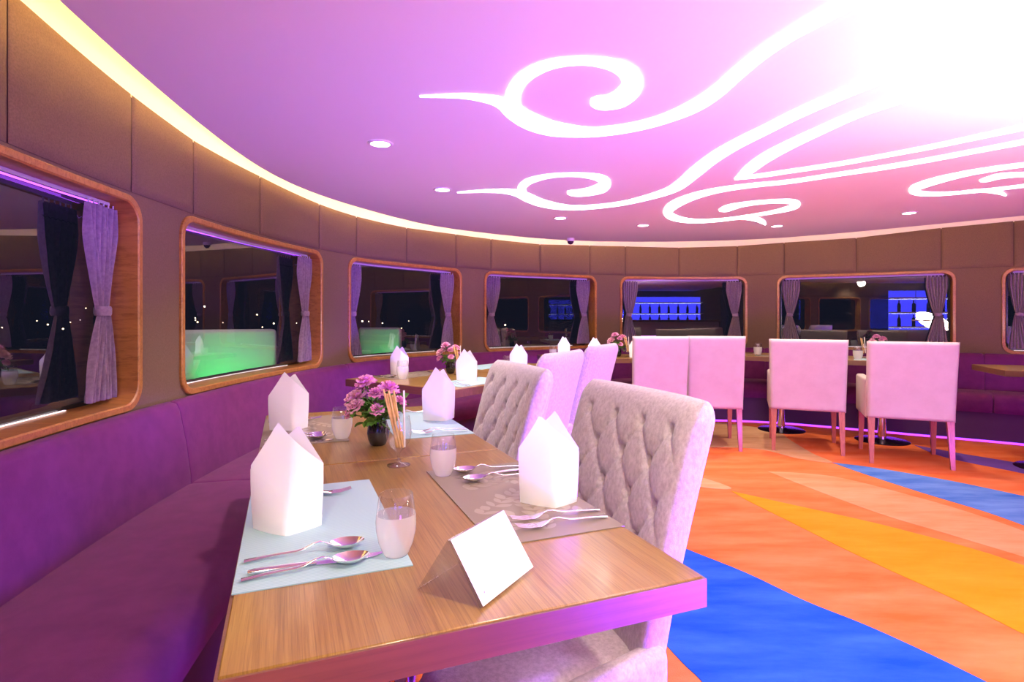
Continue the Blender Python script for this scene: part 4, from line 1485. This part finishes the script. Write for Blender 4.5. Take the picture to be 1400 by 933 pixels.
# ------------------------------------------------------------------ outside: added deck and chairs standing in for green reflections in the panes, far city lights
dm = MB()
dl = [WP.pt(WP.s_at_px(60) + (WP.s_at_px(800) - WP.s_at_px(60)) * k / 30, -0.25, -0.02) for k in range(31)]
dl2 = [WP.pt(WP.s_at_px(60) + (WP.s_at_px(800) - WP.s_at_px(60)) * k / 30, -2.4, -0.02) for k in range(31)]
dm.grid([dl, dl2])
struct(dm.build('added_deck', 'deck', smooth=0), 'dark deck added under the stand-in chairs beyond the windows', 'deck')
def stand_in_chair(p, rz, wd, ht, label):
    r = thing('reflection_chair', label, 'chair', p, rz, None)
    rbox((-wd / 2, -0.06, 0.05), (wd / 2, 0.06, ht), 0.03, 3).build('backrest', 'stand_in_chair', r)
    rbox((-wd / 2, 0.06, 0.2), (wd / 2, 0.55, 0.42), 0.03, 3).build('seat', 'stand_in_chair', r)
    for s_ in (-1, 1):
        for y in (0.0, 0.5):
            MB().box((s_ * (wd / 2 - 0.05) - 0.02, y - 0.02, -0.018), (s_ * (wd / 2 - 0.05) + 0.02, y + 0.02, 0.21)).build('leg', 'leg_dark', r, smooth=0)
    return r
GREEN = (0.0, 1.0, 0.16)
c1 = Vector((pxd(308, 3.95), 3.95, 0))
fdir = Vector((c1.x, c1.y, 0)).normalized()
stand_in_chair(c1, math.atan2(fdir.y, fdir.x) - PI / 2 + 0.15, 0.66, 1.08, 'added stand-in for a green-lit chair reflected in the window by the front banquette')
lp = c1 - fdir * 0.42
lamp('added_green_lamp', 'SPOT', (lp.x + 0.05, lp.y, 0.62), 14, GREEN, (c1.x + 0.05, c1.y, 0.80), spot_size=1.35, spot_blend=0.5, shadow_soft_size=0.05)  # lamp added to tint the stand-in chair green
lamp('added_white_lamp', 'SPOT', (lp.x - 0.1, lp.y - 0.1, 1.9), 16, (1, 0.9, 0.85), (c1.x, c1.y, 0.9), spot_size=0.9, spot_blend=0.8, shadow_soft_size=0.1)  # lamp added to keep the stand-in chair pale
c2 = Vector((pxd(520, 5.75), 5.75, 0))
fdir2 = Vector((c2.x, c2.y, 0)).normalized()
stand_in_chair(c2, math.atan2(fdir2.y, fdir2.x) - PI / 2 - 0.3, 0.42, 1.06, 'added stand-in for a green-lit chair reflected in the window behind the second table')
lp = c2 - fdir2 * 0.42
lamp('added_green_lamp', 'SPOT', (lp.x + 0.1, lp.y, 0.62), 7, GREEN, (c2.x + 0.1, c2.y, 0.85), spot_size=1.3, spot_blend=0.5, shadow_soft_size=0.05)  # same added green tint for the farther stand-in

cy = MB()
rnd = random.Random(5)
for k in range(34):
    x = rnd.uniform(-40, 720)
    d = rnd.uniform(60, 90)
    z = EYE + rnd.choice((-0.5, -0.2, 0.2, 0.6, 1.5)) * rnd.uniform(0.4, 1.6) - 1.0
    r = rnd.uniform(0.03, 0.10)
    c = Vector((pxd(x, d), d, z))
    cy.lathe([(0.0, -r), (r * 0.8, -r * 0.6), (r, 0), (r * 0.8, r * 0.6), (0.0, r)], 6, tuple(c))
o = cy.build('city_lights', 'city')
o['kind'] = 'stuff'
tag(o, 'scattered warm city lights far away in the night outside', 'lights')
